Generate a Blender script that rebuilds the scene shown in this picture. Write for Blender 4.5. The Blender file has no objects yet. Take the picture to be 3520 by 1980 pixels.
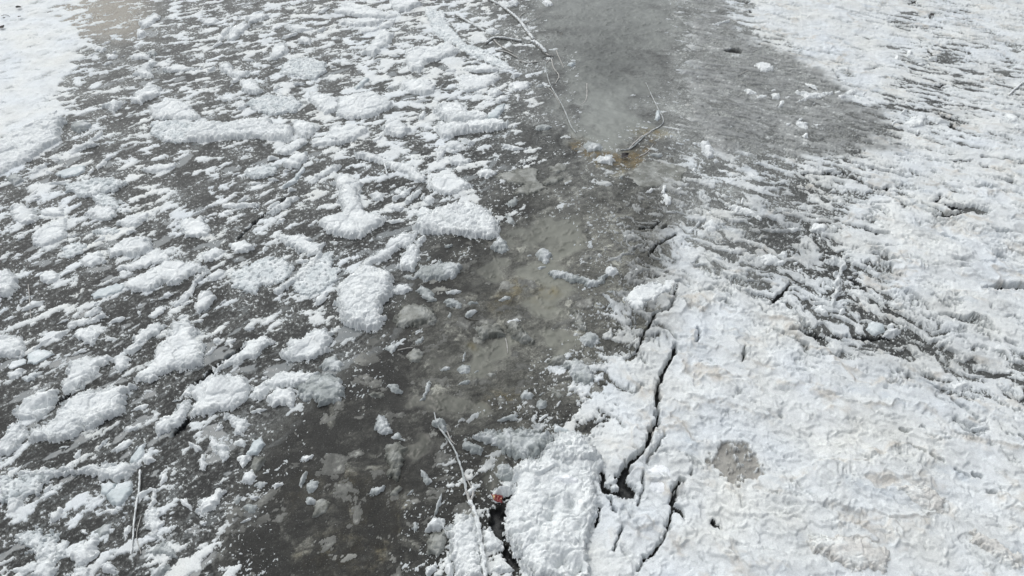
import bpy, math, random
import numpy as np

# ---------------------------------------------------------------- camera, sky, sun, exposure
scene = bpy.context.scene
CAM_H, PITCH, LENS = 6.0, math.radians(42.0), 26.0
cam_data = bpy.data.cameras.new('camera')
cam_data.lens = LENS; cam_data.sensor_width = 36.0
cam_data.clip_start = 0.1; cam_data.clip_end = 2000.0
cam = bpy.data.objects.new('camera', cam_data)
cam.location = (0, 0, CAM_H)
cam.rotation_euler = (math.pi/2 - PITCH, 0, 0)
scene.collection.objects.link(cam)
scene.camera = cam

SUN_EL, SUN_AZ = math.radians(55), math.radians(-40)     # azimuth measured from +Y (ahead) towards +X
world = bpy.data.worlds.new('World'); scene.world = world; world.use_nodes = True
wn = world.node_tree; wn.nodes.clear()
wo = wn.nodes.new('ShaderNodeOutputWorld'); bg = wn.nodes.new('ShaderNodeBackground')
sky = wn.nodes.new('ShaderNodeTexSky'); sky.sky_type = 'NISHITA'; sky.sun_disc = False
sky.sun_elevation = SUN_EL; sky.sun_rotation = SUN_AZ
sky.air_density = 1.0; sky.dust_density = 4.0; sky.ozone_density = 1.0
hs = wn.nodes.new('ShaderNodeHueSaturation'); hs.inputs['Saturation'].default_value = 0.30
wn.links.new(sky.outputs[0], hs.inputs['Color']); wn.links.new(hs.outputs[0], bg.inputs[0])
bg.inputs[1].default_value = 0.14
wn.links.new(bg.outputs[0], wo.inputs[0])
sd_ = bpy.data.lights.new('sun', 'SUN'); sd_.energy = 1.1; sd_.angle = math.radians(85); sd_.color = (0.93, 1.0, 0.98)
sun = bpy.data.objects.new('sun', sd_); scene.collection.objects.link(sun)
sun.rotation_euler = (math.pi/2 - SUN_EL, 0, math.pi - SUN_AZ)
scene.view_settings.view_transform = 'Standard'; scene.view_settings.look = 'None'
scene.view_settings.exposure = 0.0; scene.view_settings.gamma = 1.0

# ---------------------------------------------------------------- pixel -> ground helpers
F = LENS/36.0*3520.0
cP, sP = math.cos(PITCH), math.sin(PITCH)
def px(u, v, z=0.0):
    """photograph pixel (3520x1980) -> point on the level plane z"""
    u = np.asarray(u, float); v = np.asarray(v, float)
    a = (u-1760.0)/F; b = -(v-990.0)/F
    dy = cP + b*sP; dz = -sP + b*cP
    t = (z-CAM_H)/dz
    return a*t, dy*t
def unpx(x, y):
    d = y*cP + CAM_H*sP
    d = np.maximum(d, 0.8)
    upc = y*sP - CAM_H*cP
    return 1760.0 + x/d*F, 990.0 - upc/d*F
def depth(y): return max(float(y)*cP + CAM_H*sP, 2.0)

# ---------------------------------------------------------------- noise
_r = np.random.RandomState(7)
_ang = _r.rand(65536).astype(np.float32)*2*np.pi
_GX, _GY = np.cos(_ang), np.sin(_ang)
def noise(x, y, seed=0):
    x = np.asarray(x, np.float64); y = np.asarray(y, np.float64)
    fx0 = np.floor(x); fy0 = np.floor(y)
    ix = fx0.astype(np.int64); iy = fy0.astype(np.int64)
    fx = (x-fx0).astype(np.float32); fy = (y-fy0).astype(np.float32)
    u = fx*fx*fx*(fx*(fx*6-15)+10); v = fy*fy*fy*(fy*(fy*6-15)+10)
    def g(i, j, dx, dy):
        h = (i*73856093) ^ (j*19349663) ^ (seed*83492791)
        h = (h ^ (h >> 13)) & 0xffff
        return _GX[h]*dx + _GY[h]*dy
    n0 = g(ix, iy, fx, fy); n1 = g(ix+1, iy, fx-1, fy)
    n2 = g(ix, iy+1, fx, fy-1); n3 = g(ix+1, iy+1, fx-1, fy-1)
    a = n0+(n1-n0)*u; b = n2+(n3-n2)*u
    return (a+(b-a)*v)*1.5
def fbm(x, y, s, octv=4, seed=0, gain=0.5, lac=2.03):
    r = 0; a = 1.0; t = 0
    for o in range(octv):
        r = r + a*noise(x/s+o*17.3, y/s-o*9.1, seed+o); t += a*a; a *= gain; s /= lac
        x, y = 0.8*x-0.6*y, 0.6*x+0.8*y
    return r/math.sqrt(t)
def billow(x, y, s, octv=3, seed=0, gain=0.5):
    r = 0; a = 1.0; t = 0
    for o in range(octv):
        r = r + a*np.abs(noise(x/s+o*7.7, y/s+o*3.9, seed+o)); t += a; a *= gain; s /= 2.1
        x, y = 0.8*x-0.6*y, 0.6*x+0.8*y
    return r/t*2.2
def aniso(x, y, ang, s, ratio, octv=4, seed=0, gain=0.55):
    """streaky noise: every octave stretched the same way, with small turns"""
    r = 0; a = 1.0; t = 0
    for o in range(octv):
        b = ang+(0.0, 0.25, -0.3, 0.35, -0.2, 0.1)[o % 6]; c, n = math.cos(b), math.sin(b)
        q = ratio**(1.0-0.14*o)
        r = r + a*noise((x*c+y*n)/q/s+o*5.3, (-x*n+y*c)/s-o*8.9, seed+o); t += a*a; a *= gain; s /= 2.05
    return r/math.sqrt(t)
def worley(x, y, s, seed=0):
    """distance to the nearest and second nearest cell point, and the cell's own random value"""
    x = x/s; y = y/s; ix = np.floor(x).astype(np.int64); iy = np.floor(y).astype(np.int64)
    d1 = np.full(x.shape, 9.0); d2 = np.full(x.shape, 9.0); val = np.zeros(x.shape)
    for i in (-1, 0, 1):
        for j in (-1, 0, 1):
            h = ((ix+i)*73856093) ^ ((iy+j)*19349663) ^ (seed*83492791); h = (h ^ (h >> 13)) & 0xffff
            px_ = ix+i+0.5+0.45*_GX[h]; py_ = iy+j+0.5+0.45*_GY[h]
            d = np.hypot(x-px_, y-py_); m = d < d1
            d2 = np.where(m, d1, np.minimum(d2, d)); val = np.where(m, (h % 251)/250.0, val); d1 = np.where(m, d, d1)
    return d1, d2, val
def cdf(n):
    n = (n-n.mean())/n.std()
    return 0.5*(1+np.tanh(0.8*n*(1+0.045*n*n)))
def sat(a): return np.clip(a, 0, 1)
def sstep(a, lo, hi):
    t = sat((a-lo)/(hi-lo)); return t*t*(3-2*t)

# ---------------------------------------------------------------- tracing tables
TILE = dict(A=(0,0), B=(1170,0), C=(2340,0), D=(0,660), E=(1170,660), F=(2340,660), G=(0,1316), H=(1170,1316), I=(2340,1316))
def tp(tile, s):
    """'x,y x,y ...' read off a tile of the photograph -> world points"""
    p = np.array([[float(c) for c in q.split(',')] for q in s.split()])
    if tile == 'V': u, v = p[:,0]*1.36646, p[:,1]*1.36646
    else: u, v = TILE[tile][0]+p[:,0]/2.1822, TILE[tile][1]+p[:,1]/2.1822
    x, y = px(u, v)
    return np.stack([x, y], 1)
def seg_dist(X, Y, pts, closed=False):
    d = np.full(X.shape, 1e9); n = len(pts)
    for i in range(n if closed else n-1):
        ax, ay = pts[i]; bx, by = pts[(i+1) % n]
        vx, vy = bx-ax, by-ay; L = vx*vx+vy*vy+1e-12
        t = np.clip(((X-ax)*vx+(Y-ay)*vy)/L, 0, 1)
        d = np.minimum(d, (X-ax-t*vx)**2+(Y-ay-t*vy)**2)
    return np.sqrt(d)
def inside(X, Y, pts):
    r = np.zeros(X.shape, bool); n = len(pts)
    for i in range(n):
        ax, ay = pts[i]; bx, by = pts[(i+1) % n]
        if ay == by: continue
        r ^= ((ay > Y) != (by > Y)) & (X < (bx-ax)*(Y-ay)/(by-ay)+ax)
    return r
def sdf(X, Y, pts):
    d = seg_dist(X, Y, pts, True)
    return np.where(inside(X, Y, pts), d, -d)
def near(X, Y, pts, m):
    return (X > pts[:,0].min()-m) & (X < pts[:,0].max()+m) & (Y > pts[:,1].min()-m) & (Y < pts[:,1].max()+m)

def grid_field(rows, x, y):
    """smooth lookup in a 23x13 survey table of the river surface"""
    T = np.array([[int(c) for c in r] for r in rows], float)
    for _ in range(1):
        P = np.pad(T, 1, mode='edge')
        T = 0.6*T + 0.1*(P[:-2,1:-1]+P[2:,1:-1]+P[1:-1,:-2]+P[1:-1,2:])
    u, v = unpx(x, y)
    gx = np.clip(u/153.04-0.5, 0, 21.999); gy = np.clip(v/152.3-0.5, 0, 11.999)
    ix = gx.astype(int); iy = gy.astype(int); fx = gx-ix; fy = gy-iy
    fx = fx*fx*(3-2*fx); fy = fy*fy*(3-2*fy)
    return ((T[iy,ix]*(1-fx)+T[iy,ix+1]*fx)*(1-fy)+(T[iy+1,ix]*(1-fx)+T[iy+1,ix+1]*fx)*fy)
COV = ["96134444555200014998678", "95233344555410012498656", "83334445555310122346557", "53233333454211134565887",
       "44443324344211355556868", "34434333211001463258998", "24223233200001598424999", "43222222110002899963468",
       "22222221100025999999745", "21222110101137999999986", "33222210002478999999999", "32342100014489999999999", "33334300016489999999999"]
TONE = ["55532333334455555554334", "44322222222455555554334", "43222222212356665553223", "21221222211246555443223",
        "11122222111355445332122", "00111210013455454212333", "01000111023555544211332", "10011111134555444432112",
        "11000110134554444422233", "11011011234443444433322", "11100122333344444444333", "11100122222233444444433", "01101122222133444444433"]

# dark openings and cracks in the crust: (tile, line, half width in m)
CRACKS = [
 ('V','1700,590 1682,600 1652,616 1634,642',0.012), ('V','1678,566 1665,574',0.012),
 ('V','1703,712 1697,745 1692,772 1676,782 1650,790 1625,830 1618,846',0.014), ('V','1618,846 1610,866 1604,884',0.012),
 ('V','1700,872 1692,900 1666,940 1655,980 1652,1010 1651,1040 1656,1062 1636,1092 1626,1130 1612,1146 1586,1163 1574,1182 1562,1205',0.019),
 ('V','1562,1205 1572,1232 1590,1240',0.040), ('V','1570,1240 1545,1243 1520,1232 1512,1190',0.022), ('V','1528,1250 1538,1270 1544,1290',0.009),
 ('V','1705,1212 1697,1262 1690,1300 1672,1345 1655,1382 1640,1398',0.010), ('V','1640,1398 1620,1414',0.022), ('V','1612,1424 1604,1438',0.013),
 ('V','1990,714 1960,745 1932,774',0.014), ('V','1755,830 1757,852 1748,866',0.010),
 ('V','1870,905 1872,880',0.004), ('H','1940,930 1935,990 1910,1090',0.014),
 ('H','2120,1100 2080,1160 2050,1290',0.007), ('H','1730,930 1725,945',0.007), ('H','1610,930 1590,955',0.005), ('H','1585,1000 1570,1040',0.007),
 ('H','2420,390 2400,470 2300,610',0.004), ('H','2270,700 2265,820 2230,940',0.004), ('H','2560,760 2520,765 2500,830 2490,910',0.012),
 ('H','2510,930 2560,990',0.019), ('H','1640,1390 1665,1360 1700,1385',0.010), ('H','1740,1449 1790,1415',0.009),
 ('H','1330,740 1325,775',0.010), ('H','1290,830 1240,860 1215,880',0.012), ('H','1222,940 1236,1010 1240,1040',0.015), ('H','1500,590 1520,550',0.012),
 ('I','235,1050 290,1090',0.018), ('I','0,960 15,1010',0.021), ('I','80,690 60,700',0.008), ('I','740,265 745,268',0.008),
 ('F','1390,285 1460,315 1545,332',0.021), ('F','1950,25 1910,85 1960,105',0.017), ('F','2450,445 2575,480',0.015), ('F','820,1052 900,1064 1000,1098',0.026),
 ('F','1300,1110 1420,1098 1560,1100',0.022), ('F','1300,670 1350,720 1380,745',0.026), ('F','470,1230 455,1285',0.007), ('F','2430,1130 2500,1160',0.015),
 ('C','2260,1180 2390,1195 2510,1215',0.011), ('C','1900,285 1960,292 2030,298',0.019), ('C','1870,120 1875,140',0.028), ('C','1160,60 1290,95 1400,120 1560,160',0.010),
 ('C','1560,170 1660,182 1780,205 1960,212',0.017), ('C','1640,430 1780,465 1900,470',0.011), ('C','1140,530 1190,590',0.017),
 ('C','1850,380 1900,430 1930,460',0.017), ('C','580,325 680,362',0.014), ('C','500,80 530,95',0.017), ('C','700,110 790,145',0.008),
 ('C','1380,535 1470,520',0.017), ('C','1230,1210 1360,1240 1500,1280 1600,1300 1700,1335',0.019), ('C','930,1300 1080,1310 1230,1295 1380,1380',0.022),
 ('C','1420,1400 1530,1430 1560,1400',0.028), ('C','1780,820 1900,850 2060,900',0.028), ('C','2020,760 1900,720 1700,690',0.017),
 ('C','2440,1345 2490,1350',0.017), ('C','1080,1290 1160,1290',0.017), ('C','2300,540 2380,560 2500,580',0.007),
 ('I','2030,150 2110,210 2200,280',0.014), ('I','2180,690 2240,710',0.014), ('I','2300,840 2350,850',0.011), ('I','1880,570 1950,600',0.014),
 ('I','1700,480 1830,540',0.008), ('I','2050,650 2150,710',0.010), ('I','1640,370 1690,380',0.014), ('I','1810,360 1800,350',0.014),
 ('V','720,492 680,530 640,560 600,600',0.009), ('V','620,870 570,905 520,945 480,985',0.020), ('V','470,1060 440,1090',0.022), ('V','90,1035 150,1010 190,975',0.019),
 ('V','1660,560 1640,572 1610,575',0.010),
]
HOLES = [
 ('F','1910,90 1990,98 2060,100 2155,128 2080,136 1960,112'), ('F','1880,195 1940,170 2040,155 2110,155 2155,190 2060,200 1960,215'),
 ('F','2262,738 2330,712 2400,698 2575,706 2700,715 2700,760 2575,750 2420,742'), ('F','2325,490 2420,494 2455,512 2415,535 2350,520'),
 ('F','840,1056 950,1052 1040,1075 1180,1090 1310,1092 1300,1108 1150,1118 1010,1106 900,1080'),
 ('C','2003,1208 2080,1195 2215,1208 2140,1220 2060,1218'), ('C','1560,1090 1650,1080 1692,1092 1640,1097'), ('C','1908,640 1995,630 1960,656 1925,655'),
 ('C','1458,600 1520,588 1600,590 1530,605'), ('C','1985,938 2040,932 2095,966 2030,968'), ('C','1900,352 1940,340 1945,362'), ('C','1700,0 1785,8 1740,32'),
 ('C','2365,636 2392,636 2385,645'), ('C','420,8 530,16 500,28 440,22'), ('C','320,372 390,355 470,372 460,398 380,396'),
 ('H','2108,665 2160,600 2172,680 2152,745 2208,815 2212,868 2140,890 2075,850 1965,815 1948,760 2060,805 2096,770 2078,715'),
 ('H','1125,920 1210,925 1232,1005 1245,1180 1300,1290 1350,1370 1290,1385 1215,1300 1222,1225 1110,1090'),
]
# ---------------------------------------------------------------- pieces lying on the ice, traced one by one
# name | category | look | height cm | tile | outline | label
PIECES = '''
snow_floe|snow floe|s|9|D|1300,975 1440,970 1490,1040 1480,1110 1560,1160 1510,1200 1530,1290 1400,1330 1290,1340 1200,1380 1150,1430 1000,1430 1010,1390 1100,1330 1160,1260 1180,1200 1240,1110 1290,1020|broad white snow slab, narrow at its far end and ragged at its near end
snow_chunk|snow chunk|s|7|D|930,690 1020,640 1190,570 1250,510 1400,530 1530,560 1570,610 1490,600 1420,640 1330,690 1210,690 1110,750 960,745|long lumpy white snow chunk with a smooth grey-white tongue at its left end
ice_tongue|ice tongue|p|4|D|690,770 740,740 880,690 930,700 930,740 800,790 700,800|smooth pale ice tongue sticking out of the left end of the long lumpy chunk
snow_chunk|snow chunk|s|5|D|1110,480 1200,430 1280,470 1260,520 1140,545 1000,590 870,590 880,565 1000,540|thin pointed snow chunk lying just behind the long lumpy chunk
snow_clump|snow clump|f|4|D|1730,640 1850,560 1980,500 2130,520 2200,600 2130,680 1990,700 1900,760 1800,750 1740,690|granular round snow patch with a dark dappled right side, left of the centre slabs
snow_chunk|snow chunk|s|7|D|2080,345 2170,345 2290,330 2340,380 2440,410 2420,460 2350,480 2240,460 2180,420 2110,370|hooked white snow chunk pointing left, at the far end of a straight narrow ridge
snow_bar|snow bar|s|6|D|2040,760 2200,650 2300,550 2400,450 2430,470 2330,590 2230,680 2070,790|straight narrow snow ridge running diagonally below the hooked chunk
snow_clump|snow clump|f|4|D|2230,640 2340,540 2480,460 2500,560 2575,580 2540,650 2420,730 2300,790 2200,760|granular triangular snow patch right of the straight narrow diagonal ridge
snow_chunk|snow chunk|s|8|D|810,460 880,400 1000,355 1110,350 1145,400 1100,470 1000,490 900,480 840,495|smooth domed white snow chunk behind the long lumpy chunk, left of centre
snow_chunk|snow chunk|s|5|D|290,155 360,120 480,130 475,180 400,190 320,180|small oval snow chunk alone on dark ice near the left side
snow_floe|snow floe|s|6|D|230,320 320,270 420,220 500,220 500,340 400,390 310,415 250,390|square-cornered snow slab with fine parallel grooves, left side
snow_chunk|snow chunk|s|6|D|80,120 150,90 270,150 300,200 200,250 110,230 90,170|rounded snow chunk behind the grooved square-cornered slab, near the left edge
snow_chunk|snow chunk|s|6|D|630,160 730,110 870,120 880,190 800,220 700,205|wide snow chunk with a pointed left tip, right of the small lone oval chunk
snow_chunk|snow chunk|f|4|D|690,30 800,20 920,90 900,130 780,110 700,70|loose crumbly snow chunk directly behind the wide chunk with the pointed left tip
snow_chunk|snow chunk|s|6|D|870,230 1000,180 1130,160 1110,210 1000,270 910,260|slanted snow chunk right of the wide chunk with the pointed left tip
snow_chunk|snow chunk|f|4|D|700,300 820,265 910,290 850,330 740,320|low flat snow chunk behind the smooth domed chunk
snow_clump|snow clump|s|5|D|1340,230 1420,205 1530,190 1540,250 1600,320 1520,340 1400,340 1350,290|five-sided snow patch right of a row of small snow beads on dark ice
snow_floe|snow floe|s|10|D|-60,600 0,590 70,590 130,640 135,740 70,800 0,795 -60,790|thick rounded snow slab cut by the left edge of the view
snow_chunk|snow chunk|s|6|D|300,660 330,610 400,595 460,640 420,690 330,695|small knobbly snow chunk right of the thick slab at the left edge
snow_chunk|snow chunk|s|8|D|1470,830 1520,760 1600,760 1620,800 1560,870 1500,910 1460,890|upright tooth-shaped snow chunk behind the broad white slab
ice_bar|ice bar|s|6|D|630,920 740,860 775,875 700,930 650,940|short clean ice bar resting behind a star-ended snow chunk
snow_chunk|snow chunk|s|6|D|500,1010 620,950 700,955 770,905 810,935 740,970 620,1000 530,1030|snow chunk with a star-like right end, in front of the short clean ice bar
snow_chunk|snow chunk|s|5|D|540,1080 650,1020 770,1050 710,1100 700,1150 590,1110|pitted snow chunk in front of the star-ended chunk
snow_chunk|snow chunk|s|7|D|1010,1080 1110,1010 1170,975 1230,1000 1190,1070 1100,1100 1050,1160 980,1215 930,1200 1000,1130|narrow snow chunk rising diagonally to the left of the broad white slab
snow_chunk|snow chunk|s|7|D|840,1270 900,1210 980,1250 940,1320 900,1360 860,1310|compact snow chunk at the lower end of the narrow diagonal chunk
snow_floe|snow floe|s|8|D|500,1400 520,1300 640,1260 800,1230 840,1260 760,1320 700,1400 620,1470 500,1520 440,1500|large tapering snow slab lying diagonally, left foreground, left of the broad slab
snow_chunk|snow chunk|s|7|D|1590,1320 1650,1290 1780,1220 1850,1120 1990,1080 2060,1130 1980,1200 1880,1260 1760,1300 1640,1345|fan-shaped snow chunk with long left point, right of a dark crack in the foreground
snow_chunk|snow chunk|s|9|D|2080,1240 2150,1190 2160,1100 2280,1110 2360,1040 2470,1030 2490,1100 2460,1200 2370,1240 2300,1280 2180,1270|wing-shaped bright snow chunk just left of the muddy channel
snow_chunk|snow chunk|s|8|D|-40,1110 100,1090 190,1130 180,1220 90,1250 -40,1240|thick soft snow chunk cut by the left edge, behind a pale pointed ice plate
ice_plate|ice plate|p|3|D|200,1290 210,1220 290,1180 350,1190 410,1220 340,1260 270,1290|pale smooth pointed ice plate beside the left edge
ice_plate|ice plate|p|2|D|60,1310 90,1270 180,1250 200,1260 190,1290 80,1330|thin grey-white ice plate touching the left tip of the pale pointed plate
snow_chunk|snow chunk|s|5|D|50,1370 140,1330 190,1330 130,1400 70,1395|small bright snow chunk in front of the pale pointed plate
snow_chunk|snow chunk|f|4|D|170,1400 230,1360 320,1350 270,1400 200,1430|flat snow chunk right of the small bright one near the left edge
snow_chunk|snow chunk|s|6|D|1710,400 1830,370 1920,410 1900,440 1800,470 1740,440|small rounded snow chunk left of the hooked chunk
snow_chunk|snow chunk|s|6|D|1510,490 1560,440 1640,420 1690,450 1620,490 1580,540|small forked snow chunk left of the small rounded chunk, behind the long lumpy one
snow_bar|snow bar|s|5|D|1660,95 1720,80 1940,85 1950,105 1740,120 1680,115|thin level snow ridge alone on dark ice, left of centre
snow_bar|snow bar|s|7|D|1990,170 2100,100 2200,30 2230,50 2160,110 2050,170|club-shaped snow ridge thick at its upper right end, left of centre
snow_chunk|snow chunk|f|4|D|470,410 560,380 650,400 600,470 520,500 470,480|crumbly snow chunk between the grooved slab and the smooth domed chunk
snow_chunk|snow chunk|s|5|D|600,520 760,450 790,530 700,570 620,560|low snow chunk touching the near left side of the smooth domed chunk
snow_bar|snow bar|s|5|D|1290,840 1400,755 1450,690 1520,600 1560,600 1470,720 1410,830 1320,850|curving snow ridge trailing down from the right end of the long lumpy chunk
snow_chunk|snow chunk|s|5|D|1560,640 1650,590 1700,600 1660,650 1590,680|ragged snow chunk right of the long lumpy chunk
snow_chunk|snow chunk|s|3|D|1110,930 1180,870 1250,850 1220,900 1150,945|small tapering snow piece left of the tooth-shaped chunk
ice_plate|ice plate|t|5|D|2400,1310 2440,1250 2500,1230 2575,1290 2560,1340 2440,1340|translucent grey ice plate at the near right side of the wing-shaped chunk
snow_chunk|snow chunk|s|4|D|1590,1110 1640,1095 1670,1120 1620,1140|tiny white snow piece alone behind the fan-shaped chunk
snow_chunk|snow chunk|s|4|D|120,885 140,850 155,860 145,900|tiny upright snow pebble near the left edge
snow_floe|snow floe|s|9|G|120,220 190,140 250,110 330,70 440,75 420,160 360,230 300,280 140,290|smooth-topped oval snow slab at the lower end of the large tapering slab
snow_floe|snow floe|s|10|G|400,250 480,170 600,90 760,70 900,30 1000,10 1040,30 960,90 930,170 940,220 860,260 790,290 740,340 680,360 610,360 540,420 430,440 320,430 230,440 220,390 290,330 400,290|largest snow slab of the left foreground, with a long pointed right end
snow_floe|snow floe|s|9|G|1310,120 1390,60 1440,20 1600,-50 1800,-40 1900,30 1850,130 1760,210 1640,220 1500,260 1420,260 1440,190 1480,140 1400,110|wide lobed snow slab in front of the fan-shaped chunk
snow_chunk|snow chunk|s|7|G|1200,270 1300,250 1360,160 1400,130 1440,160 1400,240 1350,310 1250,370 1180,410 1170,330|knobbly snow arm reaching down left from the wide lobed slab
snow_chunk|snow chunk|s|6|G|1670,230 1760,250 1840,280 1900,310 1840,340 1830,400 1770,390 1750,320 1690,270|feathery snow arm reaching down right from the wide lobed slab
snow_chunk|snow chunk|s|8|G|1900,60 1990,0 2020,40 2000,100 1950,140 1890,110|round snow knob right of the wide lobed slab
snow_chunk|snow chunk|s|8|G|2000,120 2080,40 2230,60 2200,190 2110,170 2030,180|blocky snow chunk touching the translucent grey-blue slab on its right
snow_chunk|snow chunk|s|6|G|1990,20 2080,-60 2250,-80 2400,-70 2330,10 2200,40 2080,40|rough white snow rim along the back of the translucent grey-blue slab
ice_floe|ice floe|t|8|G|2230,30 2350,-50 2500,-60 2570,0 2590,90 2530,160 2400,170 2250,110|translucent grey-blue rounded ice slab at the left edge of the muddy channel
snow_floe|snow floe|s|7|G|0,470 60,380 120,310 190,330 210,400 150,470 110,540 30,560 0,640 -60,640 -60,480|curving snow slab on the left edge, left of the largest foreground slab
snow_bar|snow bar|s|8|G|130,690 300,660 450,640 600,650 720,630 830,600 900,620 840,660 700,690 450,700 200,720 130,710|long straight snow ridge, like a buried branch, lying level across the lower left
snow_chunk|snow chunk|s|9|G|700,690 800,640 950,600 1050,620 1010,670 950,720 880,745 760,720|wedge of snow at the right end of the long level ridge, lower left
ice_plate|ice plate|p|5|G|970,590 1010,520 1050,480 1090,450 1080,540 1030,600 980,600|upright thin white ice plate standing behind the frosted straight stick
snow_chunk|snow chunk|s|5|G|830,525 880,470 950,430 1010,420 960,480 890,520|spiky snow chunk left of the upright thin plate
snow_chunk|snow chunk|s|6|G|1060,560 1130,535 1170,580 1110,610 1080,600|round crumbly snow chunk right of the upright thin plate
ice_plate|ice plate|p|5|G|755,760 820,740 870,760 860,800 800,850 760,830|rounded smooth bluish ice plate left of the frosted straight stick
ice_plate|ice plate|p|6|G|800,850 880,760 990,730 1000,800 930,900 880,930 820,890|tilted cream-white ice plate beside the frosted straight stick
snow_clump|snow clump|f|5|G|-60,690 100,720 380,700 340,780 280,840 150,860 60,900 -60,860|flat granular snow patch below the long level ridge at the left edge
snow_chunk|snow chunk|s|7|G|60,880 170,860 180,910 110,980 60,970|block of snow below the granular patch near the left edge
snow_clump|snow clump|f|5|G|110,1150 260,1100 370,1120 460,1170 510,1180 470,1300 420,1340 330,1330 240,1290 160,1210|round snow patch with dark holes in its middle, lower left corner
snow_floe|snow floe|s|8|G|230,1480 280,1340 400,1310 430,1360 390,1500|wedge-shaped snow slab cut by the bottom edge, lower left corner
snow_floe|snow floe|s|8|G|515,1300 570,1230 680,1160 760,1160 740,1260 720,1320 650,1370 560,1390 550,1330|smooth tapering snow slab between two dark cracks, bottom left
snow_chunk|snow chunk|s|7|G|540,1490 560,1395 690,1385 660,1490|snow chunk cut by the bottom edge, below the smooth tapering slab
snow_chunk|snow chunk|s|6|G|740,1370 830,1340 890,1410 870,1440 800,1430|pointed snow chunk below the foot of the frosted straight stick
ice_plate|ice plate|t|4|G|700,1120 790,1060 830,1060 820,1130 760,1160|translucent ice plate behind the smooth tapering slab
snow_chunk|snow chunk|s|6|G|1110,960 1140,900 1190,980 1230,1050 1190,1120 1200,1190 1130,1170 1100,1050|vertical lumpy snow chunk right of the frosted straight stick
snow_chunk|snow chunk|s|5|G|1155,790 1185,800 1170,890 1130,960 1100,1080 1085,1000 1130,900|thin vertical snow streak above the vertical lumpy chunk
slush_lump|slush lump|t|5|G|1110,1270 1220,1190 1310,1250 1350,1320 1250,1310 1150,1300|greyish slush lump right of the foot of the frosted straight stick
snow_chunk|snow chunk|t|7|G|1130,1400 1270,1360 1290,1400 1200,1490 1120,1490|half-clear snow chunk cut by the bottom edge, right of the frosted straight stick
snow_chunk|snow chunk|s|6|G|1640,540 1630,480 1690,450 1720,500 1710,590 1660,590|blocky snow chunk standing alone on dark ice below the feathery arm
snow_chunk|snow chunk|s|5|G|1495,640 1495,580 1520,520 1550,600 1540,660|narrow upright snow chunk left of the blocky one on dark ice
snow_chunk|snow chunk|s|5|G|1570,400 1610,400 1650,480 1620,540 1580,470|narrow snow chunk leaning towards the blocky one, below the wide lobed slab
snow_chunk|snow chunk|s|7|G|1480,960 1500,890 1570,870 1640,800 1690,820 1640,900 1600,960 1500,1010|bright bent snow chunk alone on dark ice, bottom left of the muddy pool
snow_chunk|snow chunk|s|6|G|1750,450 1810,410 1840,440 1830,480 1770,470|small white snow chunk touching the left of a clear tilted ice flake
ice_flake|ice flake|p|6|G|1850,530 1900,440 1960,410 1990,460 1930,540 1860,545|clear tilted rectangular ice flake below the feathery snow arm
snow_chunk|snow chunk|s|6|G|1770,560 1850,540 1890,560 1850,610 1820,640|snow chunk under the clear tilted ice flake
ice_plate|ice plate|g|5|G|1880,640 1900,560 2000,560 1980,620 1910,680|grey rounded ice plate below the clear tilted flake
snow_chunk|snow chunk|s|6|G|1810,750 1830,690 1890,650 1930,700 1900,750 1860,770|shell-shaped pale snow chunk at the left edge of the murky pool
snow_chunk|snow chunk|t|4|G|1900,770 1940,740 2000,750 1960,790|small translucent snow chunk right of the shell-shaped one
ice_flake|ice flake|t|5|G|2240,760 2260,700 2300,650 2310,680 2290,730 2260,780|narrow upright ice flake in the murky pool
ice_flake|ice flake|t|6|G|2300,760 2340,720 2400,750 2360,820 2310,830|folded ice flake right of the narrow upright one in the murky pool
ice_lump|ice lump|t|6|G|2290,870 2330,850 2370,880 2360,920 2310,915|round crystalline ice lump below the folded flake in the murky pool
ice_flake|ice flake|g|3|G|2340,1020 2370,900 2420,870 2475,900 2440,970 2370,1020|flat grey wedge-shaped ice flake half sunk in the murky pool
snow_chunk|snow chunk|t|5|G|1820,930 1870,910 1930,920 1910,980 1860,980|small square snow chunk alone in the murky pool
snow_chunk|snow chunk|t|4|G|1750,900 1770,860 1815,850 1790,910|tiny snow chip left of the small square chunk in the murky pool
snow_floe|snow floe|s|10|E|0,-20 0,-60 130,-10 160,80 170,150 230,170 340,190 300,250 200,320 130,360 0,350 -110,300 -170,240 -80,190 20,170 -10,80|big snow slab with a jutting right-hand point, behind the centre slabs
snow_floe|snow floe|s|13|E|550,280 610,210 700,150 830,110 970,90 1130,150 1180,260 1180,330 1120,360 960,340 830,310 700,320 600,310|big domed snow slab at the centre, arched on top and flat in front
snow_chunk|snow chunk|t|8|E|1130,420 1170,360 1220,350 1270,430 1220,465 1160,450|rounded melting snow chunk at the right front corner of the big domed slab
snow_chunk|snow chunk|s|8|E|150,560 260,480 340,420 370,360 460,320 560,320 540,400 440,430 380,500 260,550 180,600|rough snow chunk linking the domed slab to the big upright slab
snow_chunk|snow chunk|s|9|E|440,520 540,400 590,400 600,500 560,600 500,610 430,580|rounded snow block right of the rough linking chunk
snow_chunk|snow chunk|s|9|E|560,380 635,325 650,355 600,410|small angular snow block left of the domed slab's front corner
snow_floe|snow floe|s|14|E|-10,680 120,600 200,560 380,620 420,660 400,740 350,830 290,900 300,950 350,950 290,1050 190,1060 110,1020 20,980 -20,880 -30,760|big upright bright snow slab, thickest in the picture, left of the muddy channel
snow_chunk|snow chunk|s|7|E|390,760 430,700 500,700 540,740 470,770|crumbling snow chunk at the right shoulder of the big upright slab
ice_floe|ice floe|t|9|E|560,640 590,560 700,570 780,530 880,550 920,590 870,640 750,670 640,670|translucent arched ice slab right of the big upright slab
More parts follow.
